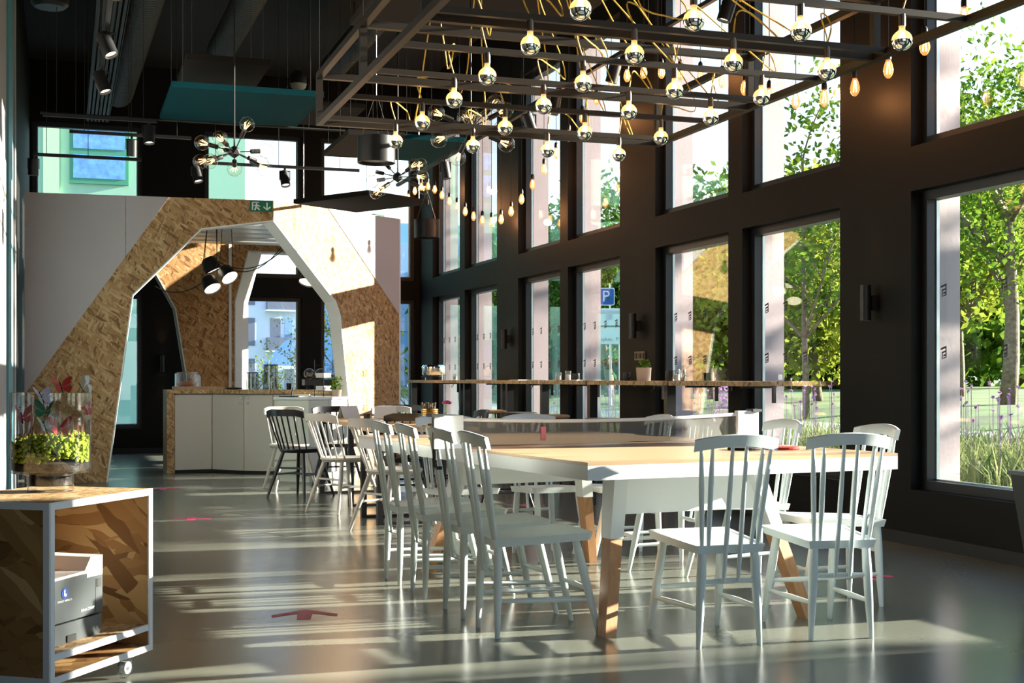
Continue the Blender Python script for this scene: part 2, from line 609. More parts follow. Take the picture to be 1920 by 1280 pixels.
# mauve cladding piers outside (splayed reveals)
edges = [YF - 0.3] + [v for w_ in wins for v in w_] + [YB + 0.4]
k = 0
for i in range(0, len(edges), 2):
    y0, y1 = edges[i], edges[i + 1]
    sp = 0.025
    p = [(5.42, y0), (5.42, y1), (DO, y1 - sp if i + 2 < len(edges) else y1), (DO, y0 + sp if i else y0)]
    k += 1
    bb = MB().prism(p, lambda q, t: (q[0], q[1], 0.0 if t == 0 else ZC + 0.2))
    struct(bb.build('trim_%d' % k, M['clad']), 'mauve facade pier outside the window wall')
for z0, z1 in ((0.0, SILL - 0.03), (HEAD + 0.06, USILL - 0.03), (UHEAD + 0.06, ZC + 0.2)):
    k += 1
    bb = MB()
    for (a, c) in wins:
        bb.box(5.42, DO - 0.03, a, c, z0, z1)
    struct(bb.build('trim_%d' % k, M['clad']), 'mauve facade band between the windows')

# marks stuck on the glass: small slanted flags with three bars
def flag_mesh():
    bm = MB()
    def bar(pts):
        bm.prism(pts, lambda q, t: (-0.0015 * (1 - t), q[0], q[1]))
    W_, H_ = 0.058, 0.075
    sl = 0.014
    def P(u, v):
        return (-(u - 0.5) * W_, (v - 0.5) * H_ + sl * u)
    def rect(u0, u1, v0, v1):
        bar([P(u0, v0), P(u1, v0), P(u1, v1), P(u0, v1)])
    rect(0, 1, 0.84, 1.0)
    rect(0.84, 1, 0.0, 0.84)
    rect(0.2, 0.84, 0.50, 0.64)
    rect(0.2, 0.34, 0.0, 0.50)
    rect(0.44, 0.84, 0.20, 0.34)
    rect(0.44, 0.84, 0.0, 0.10)
    o = bm.build('window_sticker', M['ink'])
    return o
flag0 = flag_mesh()
flagme = flag0.data
bpy.data.objects.remove(flag0)

wn = 0
def window(y0, y1, z0, z1, lower, x=DG):
    global wn
    wn += 1
    o = bpy.data.objects.new('window_%d' % wn, None)
    C.objects.link(o)
    o.location = (x, (y0 + y1) / 2, z0)
    hw, h = (y1 - y0) / 2, z1 - z0
    fr = MB()
    t = 0.06
    fr.box(-0.06, 0.032, -hw, -hw + t, 0, h)
    fr.box(-0.06, 0.032, hw - t, hw, 0, h)
    fr.box(-0.06, 0.032, -hw + t, hw - t, 0, t)
    fr.box(-0.06, 0.032, -hw + t, hw - t, h - t, h)
    fr.build('window_frame', M['frame'], o)
    g = MB()
    q = 0.010
    g.box(0.008, 0.03, -hw + t, -hw + t + q, t, h - t)
    g.box(0.008, 0.03, hw - t - q, hw - t, t, h - t)
    g.box(0.008, 0.03, -hw + t, hw - t, t, t + q)
    g.build('spacer_bar', M['gasket'], o)
    MB().box(-0.004, 0.006, -hw + t, hw - t, t, h - t).build('pane', M['pane'], o)
    if lower:
        for zz in (1.64, 1.24):
            for j in range(4):
                s = bpy.data.objects.new('window_sticker', flagme)
                C.objects.link(s)
                s.parent = o
                s.location = (-0.006, hw - t - 0.10 - 0.29 * j, zz - z0)
    struct(o, 'tall black framed window in the dark wall')
    return o
for (a, c) in wins:
    window(a, c, SILL, HEAD, True)
    window(a, c, USILL, UHEAD, False)

# back wall
bw = [(-0.42, 1.07), (1.96, 3.39), (3.68, 5.14)]
b = MB()
prev = XL - 0.3
for (a, c) in bw:
    b.box(prev, a, YB, YB + 0.2, 0, ZC)
    b.box(a, c, YB, YB + 0.2, 0, SILL)
    b.box(a, c, YB, YB + 0.2, HEAD, USILL)
    b.box(a, c, YB, YB + 0.2, UHEAD, ZC)
    prev = c
b.box(prev, DI, YB, YB + 0.2, 0, ZC)
struct(b.build('wall_back', M['wall']), 'dark wall at the far end')
def window_back(x0, x1, z0, z1):
    o = window(-(x1 - x0) / 2, (x1 - x0) / 2, z0, z1, False)
    o.location = ((x0 + x1) / 2, YB + 0.12, z0)
    o.rotation_euler = (0, 0, PI / 2)
for (a, c) in bw:
    window_back(a, c, SILL, HEAD)
    window_back(a, c, USILL, UHEAD)

# wall behind the camera
fw = [(-0.30, 1.13), (1.37, 2.80), (3.04, 4.47)]
b = MB()
prev = XL - 0.3
for (a, c) in fw:
    b.box(prev, a, YF - 0.2, YF, 0, ZC)
    b.box(a, c, YF - 0.2, YF, 0, SILL)
    b.box(a, c, YF - 0.2, YF, HEAD, USILL)
    b.box(a, c, YF - 0.2, YF, UHEAD, ZC)
    prev = c
b.box(prev, DI, YF - 0.2, YF, 0, ZC)
struct(b.build('wall_front', M['wall']), 'dark wall behind the camera')
for (a, c) in fw:
    for z0, z1 in ((SILL, HEAD), (USILL, UHEAD)):
        o = window(-(c - a) / 2, (c - a) / 2, z0, z1, False)
        o.location = ((a + c) / 2, YF - 0.12, z0)
        o.rotation_euler = (0, 0, -PI / 2)

# left wall: dark with tall pale-framed glazed panels
b = MB()
b.box(XL - 0.2, XL, YF - 0.2, YB, 0, ZC)
struct(b.build('wall_left', M['wall']), 'dark wall on the left side')
k = 0
for (y0, y1, z0, z1, mm, th) in ((8.0, 11.6, 0.02, 5.4, 'leftgrey', 0.012), (11.9, 12.9, 0.02, 5.4, 'leftwin', 0.02), (13.05, 13.25, 0.02, 5.4, 'leftgrey', 0.034)):
    k += 1
    bb = MB().box(XL, XL + th, y0, y1, z0, z1)
    struct(bb.build('trim_%d' % (20 + k), M[mm]), 'tall panel on the left wall')

# baseboards
struct(MB().box(DI - 0.015, DI, YF, YB, 0, 0.08).build('baseboard_right', M['blackm']), 'black skirting along the window wall')
struct(MB().box(XL, DI - 0.015, YB - 0.015, YB, 0, 0.08).build('baseboard_back', M['blackm']), 'black skirting at the far wall')

# ================================================================== OSB KIOSK
P0, P1, P2 = Vector((-0.385, 14.50, 0)), Vector((2.14, 14.33, 0)), Vector((3.81, 15.48, 0))
HZ = 3.0
kiosk = thing('osb_kiosk', 'walk-in kiosk of OSB boards with white painted corners and a faceted arch opening', 'kiosk', (2.15, 14.4, 0))
KO = Vector((2.15, 14.4, 0))
def facet(A, B_, poly, th, name, m, out=0.0, parent=kiosk):
    d = (B_ - A).normalized()
    nrm = Vector((-d.y, d.x, 0))           # away from the camera
    bb = MB()
    bb.prism(poly, lambda q, t: A + d * q[0] + Vector((0, 0, q[1])) + nrm * (out + th * t) - KO)
    return bb.build(name, m, parent)
LA, LB = (P1 - P0).length, (P2 - P1).length
arch_a = [(0.805, 0), (1.062, 1.962), (1.772, 2.68), (LA, 2.79)]
arch_b = [(0, 2.79), (0.951, 1.961), (1.03, 1.80), (1.29, 0)]
fa = facet(P0, P1, [(0, 0), (0, HZ), (LA, HZ)] + arch_a[::-1], 0.12, 'arch_panel', M['osb'])
fb = facet(P1, P2, [(0, HZ), (LB, HZ), (LB, 0)] + arch_b[::-1], 0.12, 'arch_panel', M['osb'])
# painted corners (boards 4 mm proud, with a joint)
def clip_seam(x):
    return 3.0 - (1.441 - x) * (3.0 - 1.026) / (1.441 - 0.075)
facet(P0, P1, [(0, 0.918), (0, HZ), (0.998, HZ), (0.998, clip_seam(0.998))], 0.006, 'painted_board', M['paint'], -0.006)
facet(P0, P1, [(1.002, clip_seam(1.002)), (1.002, HZ), (1.441, HZ)], 0.006, 'painted_board', M['paint'], -0.006)
facet(P1, P2, [(0.83, HZ), (LB, HZ), (LB, 1.85)], 0.006, 'painted_board', M['paint'], -0.006)
# white edge bands round the arch
def band(A, B_, pts, wdt, name='edge_band', o0=-0.008, o1=0.14, inner=0.0):
    d = (B_ - A).normalized()
    nrm = Vector((-d.y, d.x, 0))
    for p, q in zip(pts, pts[1:]):
        v = Vector((q[0] - p[0], q[1] - p[1]))
        nn = Vector((v.y, -v.x)).normalized() * wdt
        poly = [p, q, (q[0] + nn.x, q[1] + nn.y), (p[0] + nn.x, p[1] + nn.y)]
        bb = MB()
        bb.prism(poly, lambda s_, t: A + d * s_[0] + Vector((0, 0, s_[1])) + nrm * (o0 + (o1 - o0) * t) - KO)
        bb.build(name, M['trimw'], kiosk)
band(P0, P1, arch_a, 0.014)
band(P1, P2, arch_b, 0.016, o1=0.17)
facet(P1, P2, [(LB, 0), (LB, HZ), (LB + 0.02, HZ), (LB + 0.02, 0)], 0.14, 'edge_band', M['trimw'], -0.008)
# roof slats and ring (white underside)
bb = MB()
def plan_x(y_):
    return max(0.0, (y_ - P1.y) / (P2.y - P1.y)) * (P2.x - P1.x) + P1.x if y_ > P1.y else P1.x
for j in range(6):
    y0 = 14.56 + j * 0.46
    x1 = min(plan_x(y0) - 0.25, 3.4)
    x0 = 0.95 + 0.06 * j
    MB().box(x0 - KO.x, x1 - KO.x, y0 - KO.y, y0 + 0.30 - KO.y, 2.80, 2.86).build('roof_slat', M['white'], kiosk)
# back walls
Q0, Q1, Q2 = Vector((1.10, 17.3, 0)), Vector((2.04, 17.42, 0)), Vector((4.0, 17.1, 0))
d0 = (Q1 - Q0).length
d1 = (Q2 - Q1).length
facet(Q0, Q1, [(0.43, 0), (0.38, 1.10), (0.24, 1.97), (0.0, 2.40), (0.32, 2.83), (d0, 2.83), (d0, 0)], 0.12, 'back_panel', M['osb_bounce'])
facet(Q1, Q2, [(0, 0), (0, 2.83), (d1, 2.83), (d1, 0), (d1 - 0.3, 0), (d1 - 0.35, 2.0), (d1 - 0.75, 2.72), (0.23, 2.745), (0.055, 2.08), (0.055, 0)], 0.2, 'back_panel', M['osb_bounce'])
band(Q0, Q1, [(0.43, 0), (0.38, 1.10), (0.24, 1.97), (0.0, 2.40)], 0.014)
band(Q1, Q2, [(0.055, 0), (0.055, 2.08), (0.23, 2.745), (d1 - 0.75, 2.72), (d1 - 0.35, 2.0), (d1 - 0.3, 0)], 0.02, o1=0.24)
dq = (Q2 - Q1).normalized()
nq = Vector((-dq.y, dq.x, 0))
jl = [(0.055, 0.0), (0.055, 2.08), (0.23, 2.745)]
for (ta, za), (tb, zb) in zip(jl, jl[1:]):
    bb = MB()
    def jp(t_, z_, k, o_):
        return Q1 + dq * (t_ + 0.16 * k + 0.012 * o_) + nq * (0.20 * k - 0.012 * o_ - 0.004) + Vector((0, 0, z_)) - KO
    v = [bb.bm.verts.new(jp(*q)) for q in ((ta, za, 0, 0), (ta, za, 1, 0), (tb, zb, 1, 0), (tb, zb, 0, 0), (ta, za, 0, 1), (ta, za, 1, 1), (tb, zb, 1, 1), (tb, zb, 0, 1))]
    for q in ((0, 1, 2, 3), (7, 6, 5, 4), (0, 4, 5, 1), (1, 5, 6, 2), (2, 6, 7, 3), (3, 7, 4, 0)):
        bb._f([v[i] for i in q])
    bb.build('splayed_jamb', M['trimw'], kiosk)
facet(Q0, Q1, [(d0 - 0.02, 0), (d0 - 0.02, 2.83), (d0 + 0.015, 2.83), (d0 + 0.015, 0)], 0.02, 'edge_band', M['trimw'], -0.02)
# small shelves on the right of the back opening
for z in (1.29, 1.98):
    t = thing('wall_shelf', 'small pale board shelf inside the kiosk, %s of the pair by the window' % ('lower' if z < 1.5 else 'upper'), 'shelf', (3.42, 16.85, z))
    MB().box(0, 0.5, -0.12, 0.12, 0, 0.04).build('board', M['terracotta'], t)
    for xx in (0.1, 0.4):
        MB().box(xx, xx + 0.02, 0.06, 0.26, -0.08, 0).build('bracket', M['black'], t)
# potted plants on these shelves are added with the plants below

# exit signs
def exit_sign(loc, rz, w_, h_, label, faint=False):
    t = thing('exit_sign', label, 'sign', loc, rz)
    MB().box(-w_ / 2, w_ / 2, -0.012, 0.012, 0, h_).build('sign_plate', M['green'], t)
    bb = MB()
    def fl(poly):
        bb.prism(poly, lambda q, k: (q[0] * w_, -0.012 - 0.002 * k, q[1] * h_))
    # door leaf with running figure
    fl([(-0.42, 0.12), (-0.36, 0.12), (-0.36, 0.86), (-0.42, 0.86)])
    fl([(-0.36, 0.80), (-0.10, 0.80), (-0.10, 0.88), (-0.36, 0.88)])
    fl([(-0.24, 0.64), (-0.18, 0.64), (-0.18, 0.76), (-0.24, 0.76)])
    fl([(-0.28, 0.40), (-0.18, 0.40), (-0.14, 0.62), (-0.25, 0.62)])
    fl([(-0.32, 0.10), (-0.25, 0.10), (-0.19, 0.42), (-0.27, 0.42)])
    fl([(-0.20, 0.30), (-0.10, 0.12), (-0.05, 0.16), (-0.15, 0.42)])
    fl([(-0.16, 0.52), (-0.06, 0.42), (-0.04, 0.50), (-0.15, 0.62)])
    fl([(-0.34, 0.48), (-0.26, 0.56), (-0.26, 0.64), (-0.37, 0.52)])
    # arrow down
    fl([(0.23, 0.20), (0.29, 0.20), (0.29, 0.85), (0.23, 0.85)])
    fl([(0.26, 0.10), (0.26, 0.26), (0.10, 0.52), (0.10, 0.36)])
    fl([(0.26, 0.10), (0.42, 0.36), (0.42, 0.52), (0.26, 0.26)])
    bb.build('pictogram', M['signw'], t)
    return t
exit_sign((2.005, 14.318, 2.875), -0.067, 0.235, 0.115, 'green emergency exit sign with running figure and down arrow on the kiosk front')
exit_sign((3.76, 16.4, 3.05), 0.3, 0.17, 0.11, 'green exit sign partly hidden behind the sunlit kiosk panel')

# three pendant lamps + one in the kiosk
def spot_pendant(loc, aim, label, wires, cord):
    t = thing('pendant_lamp', label, 'lamp', loc, 0, 'black cone lamps in the kiosk')
    a = Vector(aim).normalized()
    q = Vector((0, 0, -1)).rotation_difference(a).to_matrix()
    s = MB(); s.sm = True
    s.lathe([(0.0, 0.10), (0.055, 0.098), (0.085, 0.07), (0.105, -0.07), (0.100, -0.07), (0.08, 0.06), (0.0, 0.085)], 24, mtx=q)
    smooth_angle(s.build('lamp_shade', M['black'], t))
    MB().lathe([(0, -0.05), (0.095, -0.055), (0.0, -0.058)], 24, mtx=q).build('diffuser', M['lampdisc'], t)
    wm = MB()
    for wv in wires:
        wm.tube([q @ Vector((0.09 * (1 if wv > 0 else -1), 0, 0.03)), Vector((wv * 0.6, 0.0, 2.80 - loc[2]))], 0.004, 5)
    wm.build('suspension', M['blackcord'], t)
    c = [Vector(p) - Vector(loc) for p in cord]
    MB().tube(c, 0.006, 6).build('cord', M['blackcord'], t)
    return t
def sag(p, q, drop, n=10):
    p, q = Vector(p), Vector(q)
    return [p.lerp(q, i / n) - Vector((0, 0, drop * 4 * (i / n) * (1 - i / n))) for i in range(n + 1)]
spot_pendant((1.60, 15.50, 2.38), (0.5, -0.1, -1), 'black kiosk pendant lamp hanging highest of the cluster of three', (-0.08, 0.1), sag((1.60, 15.5, 2.48), (2.55, 15.3, 2.75), 0.25))
spot_pendant((1.775, 15.42, 2.28), (0.5, -0.75, -0.9), 'black kiosk pendant lamp with lit face, right of the cluster of three', (-0.1, 0.08), sag((1.77, 15.5, 2.37), (2.5, 15.45, 2.76), 0.2))
spot_pendant((1.58, 15.36, 2.155), (0.45, -0.7, -1.1), 'black kiosk pendant lamp hanging lowest of the cluster of three', (-0.06, 0.12), sag((1.58, 15.45, 2.25), (1.05, 16.6, 2.2), 0.12))
spot_pendant((2.68, 15.25, 2.25), (-0.3, -0.4, -1), 'black pendant lamp half hidden behind the right leg of the kiosk arch', (-0.05, 0.07), sag((2.68, 15.3, 2.35), (2.42, 15.45, 2.78), 0.05))

# ---------------------------------------------------------------- coffee counter
CT = 0.955
cf = [Vector((1.20, 15.60)), Vector((1.625, 15.62)), Vector((1.94, 15.235)), Vector((2.24, 15.04)), Vector((2.62, 14.93))]
counter = thing('coffee_counter', 'angled bar counter with OSB worktop and plain pale doors inside the kiosk', 'counter', (1.6, 15.9, 0))
CO = Vector((1.6, 15.9, 0))
front = [Vector((1.115, 15.585)), Vector((1.62, 15.595)), Vector((1.93, 15.21)), Vector((2.23, 15.015)), Vector((3.0, 14.98)), Vector((3.1, 15.5)), Vector((2.4, 15.75)), Vector((1.95, 16.2)), Vector((1.115, 16.25))]
MB().prism([tuple(v) for v in front], lambda q, t: Vector((q[0], q[1], CT - 0.045 + 0.045 * t)) - CO).build('worktop', M['osb_top'], counter)
MB().box(1.115 - CO.x, 1.20 - CO.x, 15.59 - CO.y, 16.22 - CO.y, 0, CT - 0.046).build('side_panel', M['osb_top'], counter)
cf2 = [tuple(v) for v in cf] + [(3.0, 15.4), (2.35, 15.7), (1.9, 16.15), (1.22, 16.2)]
MB().prism(cf2, lambda q, t: Vector((q[0] + 0.02, q[1] + 0.045, 0.0 + (CT - 0.05) * t)) - CO).build('carcass', M['paleg'], counter)
def doorpan(p, q, mname, gap=0.004, handle=None):
    d = (q - p).normalized()
    n_ = Vector((d.y, -d.x))
    L_ = (q - p).length
    bb = MB()
    bb.prism([(gap, 0.035), (L_ - gap, 0.035), (L_ - gap, CT - 0.06), (gap, CT - 0.06)], lambda s_, t: Vector((p.x + d.x * s_[0] + n_.x * (-0.018 * t), p.y + d.y * s_[0] + n_.y * (-0.018 * t), s_[1])) - CO)
    dr = bb.build('door', M[mname], counter)
    if handle is not None:
        h = MB()
        for zz in (0.80, 0.86):
            c3 = Vector((p.x + d.x * handle + n_.x * 0.012, p.y + d.y * handle + n_.y * 0.012, zz)) - CO
            h.box(c3.x - 0.014, c3.x + 0.014, c3.y - 0.012, c3.y + 0.012, c3.z - 0.004, c3.z + 0.012)
        h.build('handle', M['steel'], dr)
for p, q, hd in ((cf[0], cf[1], None), (cf[1], cf[2], 0.45), (cf[2], cf[3], 0.05), (cf[3], cf[4], 0.06)):
    doorpan(p, q, 'warmwhite', 0.004, hd)
# plinth
MB().prism([tuple(v) for v in cf] + [(2.62, 15.0), (1.3, 15.75)], lambda q, t: Vector((q[0] + 0.005, q[1] + 0.02, 0.0 + 0.034 * t)) - CO).build('plinth', M['blackm'], counter)

# white till cabinet in front
till = thing('till_cabinet', 'low white corner cabinet in front of the coffee counter, right face in full sun', 'cabinet', (2.10, 14.02, 0))
TO = Vector((2.10, 14.02, 0))
tp = [Vector((2.10, 14.02)), Vector((2.41, 13.69)), Vector((2.92, 14.20)), Vector((2.61, 14.55))]
def off(poly, d):
    c = sum(poly, Vector((0, 0))) / len(poly)
    return [tuple(c + (p - c) * (1 + d / (p - c).length)) for p in poly]
MB().prism(off(tp, -0.03), lambda q, t: Vector((q[0], q[1], 0.088 + 0.77 * t)) - TO).build('body', M['paleg'], till)
MB().prism(off(tp, -0.06), lambda q, t: Vector((q[0], q[1], 0.0 + 0.087 * t)) - TO).build('plinth', M['paleg'], till)
MB().prism(off(tp, 0.012), lambda q, t: Vector((q[0], q[1], 0.861 + 0.027 * t)) - TO).build('worktop', M['white'], till)
def till_door(p, q, u0, u1):
    d = q - p
    n_ = Vector((-d.y, d.x)).normalized()
    bb = MB()
    bb.prism([(u0, 0.092), (u1, 0.092), (u1, 0.856), (u0, 0.856)], lambda c, t: Vector((p.x + d.x * c[0] + n_.x * 0.019 * t, p.y + d.y * c[0] + n_.y * 0.019 * t, c[1])) - TO)
    bb.build('door', M['paleg'], till)
till_door(tp[0], tp[1], 0.01, 0.99)
till_door(tp[1], tp[2], 0.01, 0.495)
till_door(tp[1], tp[2], 0.505, 0.99)

# ================================================================== PING-PONG TABLE
TZ = 0.757
TR = math.radians(6.6)
tab = thing('ping_pong_table', 'long oak-topped ping-pong table with white edges and splayed oak legs', 'table', (1.913, 4.738, 0), TR)
TW, TL = 1.535, 2.74
MB().box(0, TW, 0, TL / 2 - 0.002, TZ - 0.012, TZ).build('tabletop', M['tabletop'], tab)
MB().box(0, TW, TL / 2 + 0.002, TL, TZ - 0.012, TZ).build('tabletop', M['tabletop'], tab)
bb = MB()
bb.box(0, TW, 0, 0.03, TZ - 0.07, TZ - 0.0125).box(0, TW, TL - 0.03, TL, TZ - 0.07, TZ - 0.0125)
bb.box(0, 0.03, 0.03, TL - 0.03, TZ - 0.07, TZ - 0.0125).box(TW - 0.03, TW, 0.03, TL - 0.03, TZ - 0.07, TZ - 0.0125)
bb.box(0.03, TW - 0.03, 0.03, TL - 0.03, TZ - 0.03, TZ - 0.013)
bb.build('edge_frame', M['white'], tab)
bb = MB()
for xx in (0.34, TW - 0.40):
    bb.box(xx, xx + 0.06, 0.55, TL - 0.55, TZ - 0.12, TZ - 0.071)
bb.build('under_beam', M['white'], tab)
for (yb, yt, sgn) in ((0.355, 0.55, 1), (TL - 0.355, TL - 0.55, -1)):
    tops, bots = [], []
    for (xb, xt) in ((0.285, 0.44), (TW - 0.215, TW - 0.39)):
        lg = MB()
        foot, top = Vector((xb, yb, 0)), Vector((xt, yt, TZ - 0.072))
        def sect(c, wx, wy):
            return [lg.bm.verts.new(c + Vector((a * wx, d_ * wy, 0))) for a, d_ in ((-1, -1), (1, -1), (1, 1), (-1, 1))]
        k = 0.58
        mid = foot.lerp(top, k)
        r0, r1 = sect(foot, 0.026, 0.034), sect(mid, 0.029, 0.038)
        lg._f(r0[::-1]); lg._f(r1); lg.bridge(r0, r1)
        leg = lg.build('leg', M['legwood'], tab)
        lg = MB()
        r0, r1 = sect(mid, 0.032, 0.041), sect(top, 0.034, 0.055)
        lg._f(r0[::-1]); lg._f(r1); lg.bridge(r0, r1)
        lg.build('steel_shoe', M['white'], leg)
        tops.append(top); bots.append(foot.lerp(top, 0.72))
    bb = MB()
    pts = [bots[0], bots[1], tops[1], tops[0]]
    bb.prism([0, 1, 2, 3], lambda q, t: pts[q] + Vector((0, 0.012 * (t - 0.5), 0)) - Vector((0, 0, 0)))
    bb.build('end_panel', M['white'], tab)
# net
net = thing('table_tennis_net', 'dark sagging table tennis net with white tape clamped across the oak table', 'net', (1.60, 5.82, TZ), math.atan2(6.22 - 5.82, 3.46 - 1.60))
NL = 1.90
NX = 28
def nety(u):
    return 0.012 * math.sin(u * 23) + 0.008 * math.sin(u * 57)
def nettop(u):
    return 0.152 - 0.026 * math.sin(PI * u) ** 0.8
bb = MB(); bb.sm = True
cols_ = []
for i in range(NX + 1):
    u = i / NX
    col = []
    for j in range(5):
        v = j / 4
        col.append(bb.bm.verts.new((u * NL, nety(u) * (1 - abs(2 * v - 1)) + 0.006 * math.sin(u * 80) * (1 - v), 0.008 + (nettop(u) - 0.012) * v)))
    cols_.append(col)
for i in range(NX):
    for j in range(4):
        bb._f([cols_[i][j], cols_[i + 1][j], cols_[i + 1][j + 1], cols_[i][j + 1]])
bb.build('net_mesh', M['net'], net, recalc=False)
bb = MB(); bb.sm = True
rows = []
for i in range(NX + 1):
    u = i / NX
    z = nettop(u)
    rows.append([bb.bm.verts.new((u * NL, yy, zz)) for yy, zz in ((-0.005, z - 0.016), (-0.008, z + 0.001), (0.008, z + 0.001), (0.005, z - 0.016))])
for a, d_ in zip(rows, rows[1:]):
    bb.bridge(a, d_)
bb.build('top_tape', M['netw'], net)
for xx in (0.0, NL):
    p = MB()
    p.rod((xx, 0, -0.08), (xx, 0, 0.165), 0.011, n=12)
    p.box(xx - 0.03, xx + 0.03, -0.03, 0.03, 0.15, 0.163)
    p.box(xx - 0.028 if xx else xx, xx + 0.028 if not xx else xx, -0.02, 0.02, -0.09, -0.075)
    p.build('post', M['black'], net)
    s = MB(); s.sm = True
    x0, x1 = (xx - 0.01, xx + 0.14) if xx == 0 else (xx - 0.12, xx + 0.02)
    s.box(x0, x1, -0.016, 0.012, 0.004, 0.155)
    smooth_angle(s.build('net_sleeve', M['netw'], net), 30)
MB().box(0.56, 0.585, -0.022, -0.014, 0.03, 0.095).build('tag', M['rose'], net)

# paddles and ball on the table
def paddle(loc, rz, m, label):
    t = thing('table_tennis_bat', label, 'bat', loc, rz)
    MB().lathe([(0, 0), (0.072, 0), (0.076, 0.006), (0.072, 0.012), (0, 0.012)], 24).build('blade', m, t)
    MB().box(0.07, 0.17, -0.014, 0.014, 0.0, 0.018).build('handle', M['tabletop'], t)
paddle((2.93, 5.36, TZ), 0.25, M['blackm'], 'black rubber table tennis bat lying on the oak table behind the front chair')
paddle((3.12, 5.34, TZ), 2.2, M['red'], 'red rubber table tennis bat beside the black one on the oak table')

# ================================================================== WHITE CHAIRS
def white_chair():
    t = thing('spindle_chair', 'white', 'chair', (0, 0, 0), 0, 'white spindle-back chairs around the oak table')
    m = M['chairw']
    SZ = 0.425
    s = MB()
    poly = [(-0.15, -0.243), (0.15, -0.243), (0.187, 0.17), (0.17, 0.19), (-0.17, 0.19), (-0.187, 0.17)]
    # dished seat: rim and slightly lower middle
    top = [s.bm.verts.new((x, y, SZ + 0.05 * y)) for x, y in poly]
    inn = [s.bm.verts.new((x * 0.86, (y + 0.04) * 0.86 - 0.04, SZ - 0.004 + 0.05 * y)) for x, y in poly]
    bot = [s.bm.verts.new((x * 0.95, (y + 0.04) * 0.96 - 0.04, SZ - 0.034 + 0.05 * y)) for x, y in poly]
    s.bridge(top, inn); s.cap(inn); s.bridge(bot, top); s.cap(bot, True)
    s.build('seat', m, t)
    legs = []
    for sx_ in (-1, 1):
        for (yt, yb, xt, xb) in ((-0.215, -0.225, 0.115, 0.135), (0.125, 0.22, 0.135, 0.16)):
            a, c = Vector((sx_ * xt, yt, SZ - 0.03)), Vector((sx_ * xb, yb, 0))
            g = MB(); g.sm = True
            g.rod(a, c, 0.0165, 0.0105, 12, [(0.25, 0.0195), (0.6, 0.0175)])
            smooth_angle(g.build('leg', m, t), 50)
            legs.append((a, c))
    at = lambda i, z: legs[i][0].lerp(legs[i][1], (SZ - 0.03 - z) / (SZ - 0.03))
    def st(p, q):
        g = MB(); g.sm = True
        g.rod(p, q, 0.008, 0.008, 10, [(0.5, 0.0125)])
        smooth_angle(g.build('stretcher', m, t), 50)
    st(at(0, 0.155), at(1, 0.145)); st(at(2, 0.155), at(3, 0.145))
    st(at(0, 0.265), at(2, 0.265)); st(at(1, 0.19), at(3, 0.19))
    # crest rail: bowed strip
    g = MB()
    g.sm = True
    n = 12
    sec = []
    for i in range(n + 1):
        k = -1 + 2 * i / n
        x = 0.180 * k
        y = -0.332 + 0.045 * k * k
        zt = 0.862 - 0.022 * k * k
        h = 0.05
        dx, dy = Vector((1, 0.09 * k / 0.180, 0)).normalized().xy
        nx, ny = -dy, dx
        th = 0.011
        sec.append([g.bm.verts.new((x + nx * e_ * th, y + ny * e_ * th + oy, z)) for e_, z, oy in ((-1, zt - h, 0.012), (-1, zt - 0.004, 0), (-0.5, zt, 0), (0.5, zt, 0), (1, zt - 0.004, 0), (1, zt - h, 0.012))])
    for a, c in zip(sec, sec[1:]):
        g.bridge(a, c)
    g.cap(sec[0], True); g.cap(sec[-1])
    smooth_angle(g.build('crest_rail', m, t), 40)
    cr = lambda k: Vector((0.180 * k, -0.332 + 0.045 * k * k + 0.012, 0.82 - 0.022 * k * k))
    for (k0, p) in ((-0.85, (-0.122, -0.226, SZ - 0.026)), (-0.62, (-0.094, -0.226, SZ - 0.026)), (0.62, (0.094, -0.226, SZ - 0.026)), (0.85, (0.122, -0.226, SZ - 0.026)),
                    (-0.17, (-0.032, -0.238, 0.265)), (0.17, (0.032, -0.238, 0.265))):
        g = MB(); g.sm = True
        a = cr(k0)
        mids = [(0.35, 0.0115), (0.7, 0.0105)]
        if abs(k0) < 0.3:
            # straight, passing just behind the seat to the rear stretcher
            g.rod(a, p, 0.0072, 0.0075, 10, [(0.4, 0.0105), (0.75, 0.0100)])
        else:
            g.rod(a, p, 0.0068, 0.0078, 10, mids)
        smooth_angle(g.build('spindle', m, t), 50)
    return t
CG = 'white spindle-back chairs around the oak table'
wc = white_chair()
wc.location = (2.548, 4.995, 0); wc.rotation_euler = (0, 0, -0.03)
wc['label'] = 'white spindle chair at the oak table near end, left of two with backs turned'
dup(wc, (3.08, 4.982, 0), -0.12, 'white spindle chair at the oak table near end, right of two with backs turned', CG)
LZ = -PI / 2
for i, (x, y, r) in enumerate(((1.93, 5.36, 0.0), (1.925, 5.86, 0.03), (1.905, 6.41, -0.02), (1.88, 6.87, 0.03))):
    dup(wc, (x, y, 0), LZ + r, 'white spindle chair, %s from the front in the row left of the oak table' % ordn(i), CG)
for i, (x, y, r) in enumerate(((3.45, 5.52, 0.0), (3.43, 6.36, 0.04), (3.22, 6.95, -0.05), (3.20, 7.45, 0.02))):
    dup(wc, (x, y, 0), -LZ + r, 'white spindle chair, %s from the front on the window side of the oak table' % ordn(i), CG)
dup(wc, (2.80, 7.57, 0), PI + 0.08, 'white spindle chair facing us at the far end of the oak table, right of two', CG)
dup(wc, (2.25, 7.60, 0), PI + 0.08, 'white spindle chair facing us at the far end of the oak table, left of two', CG)

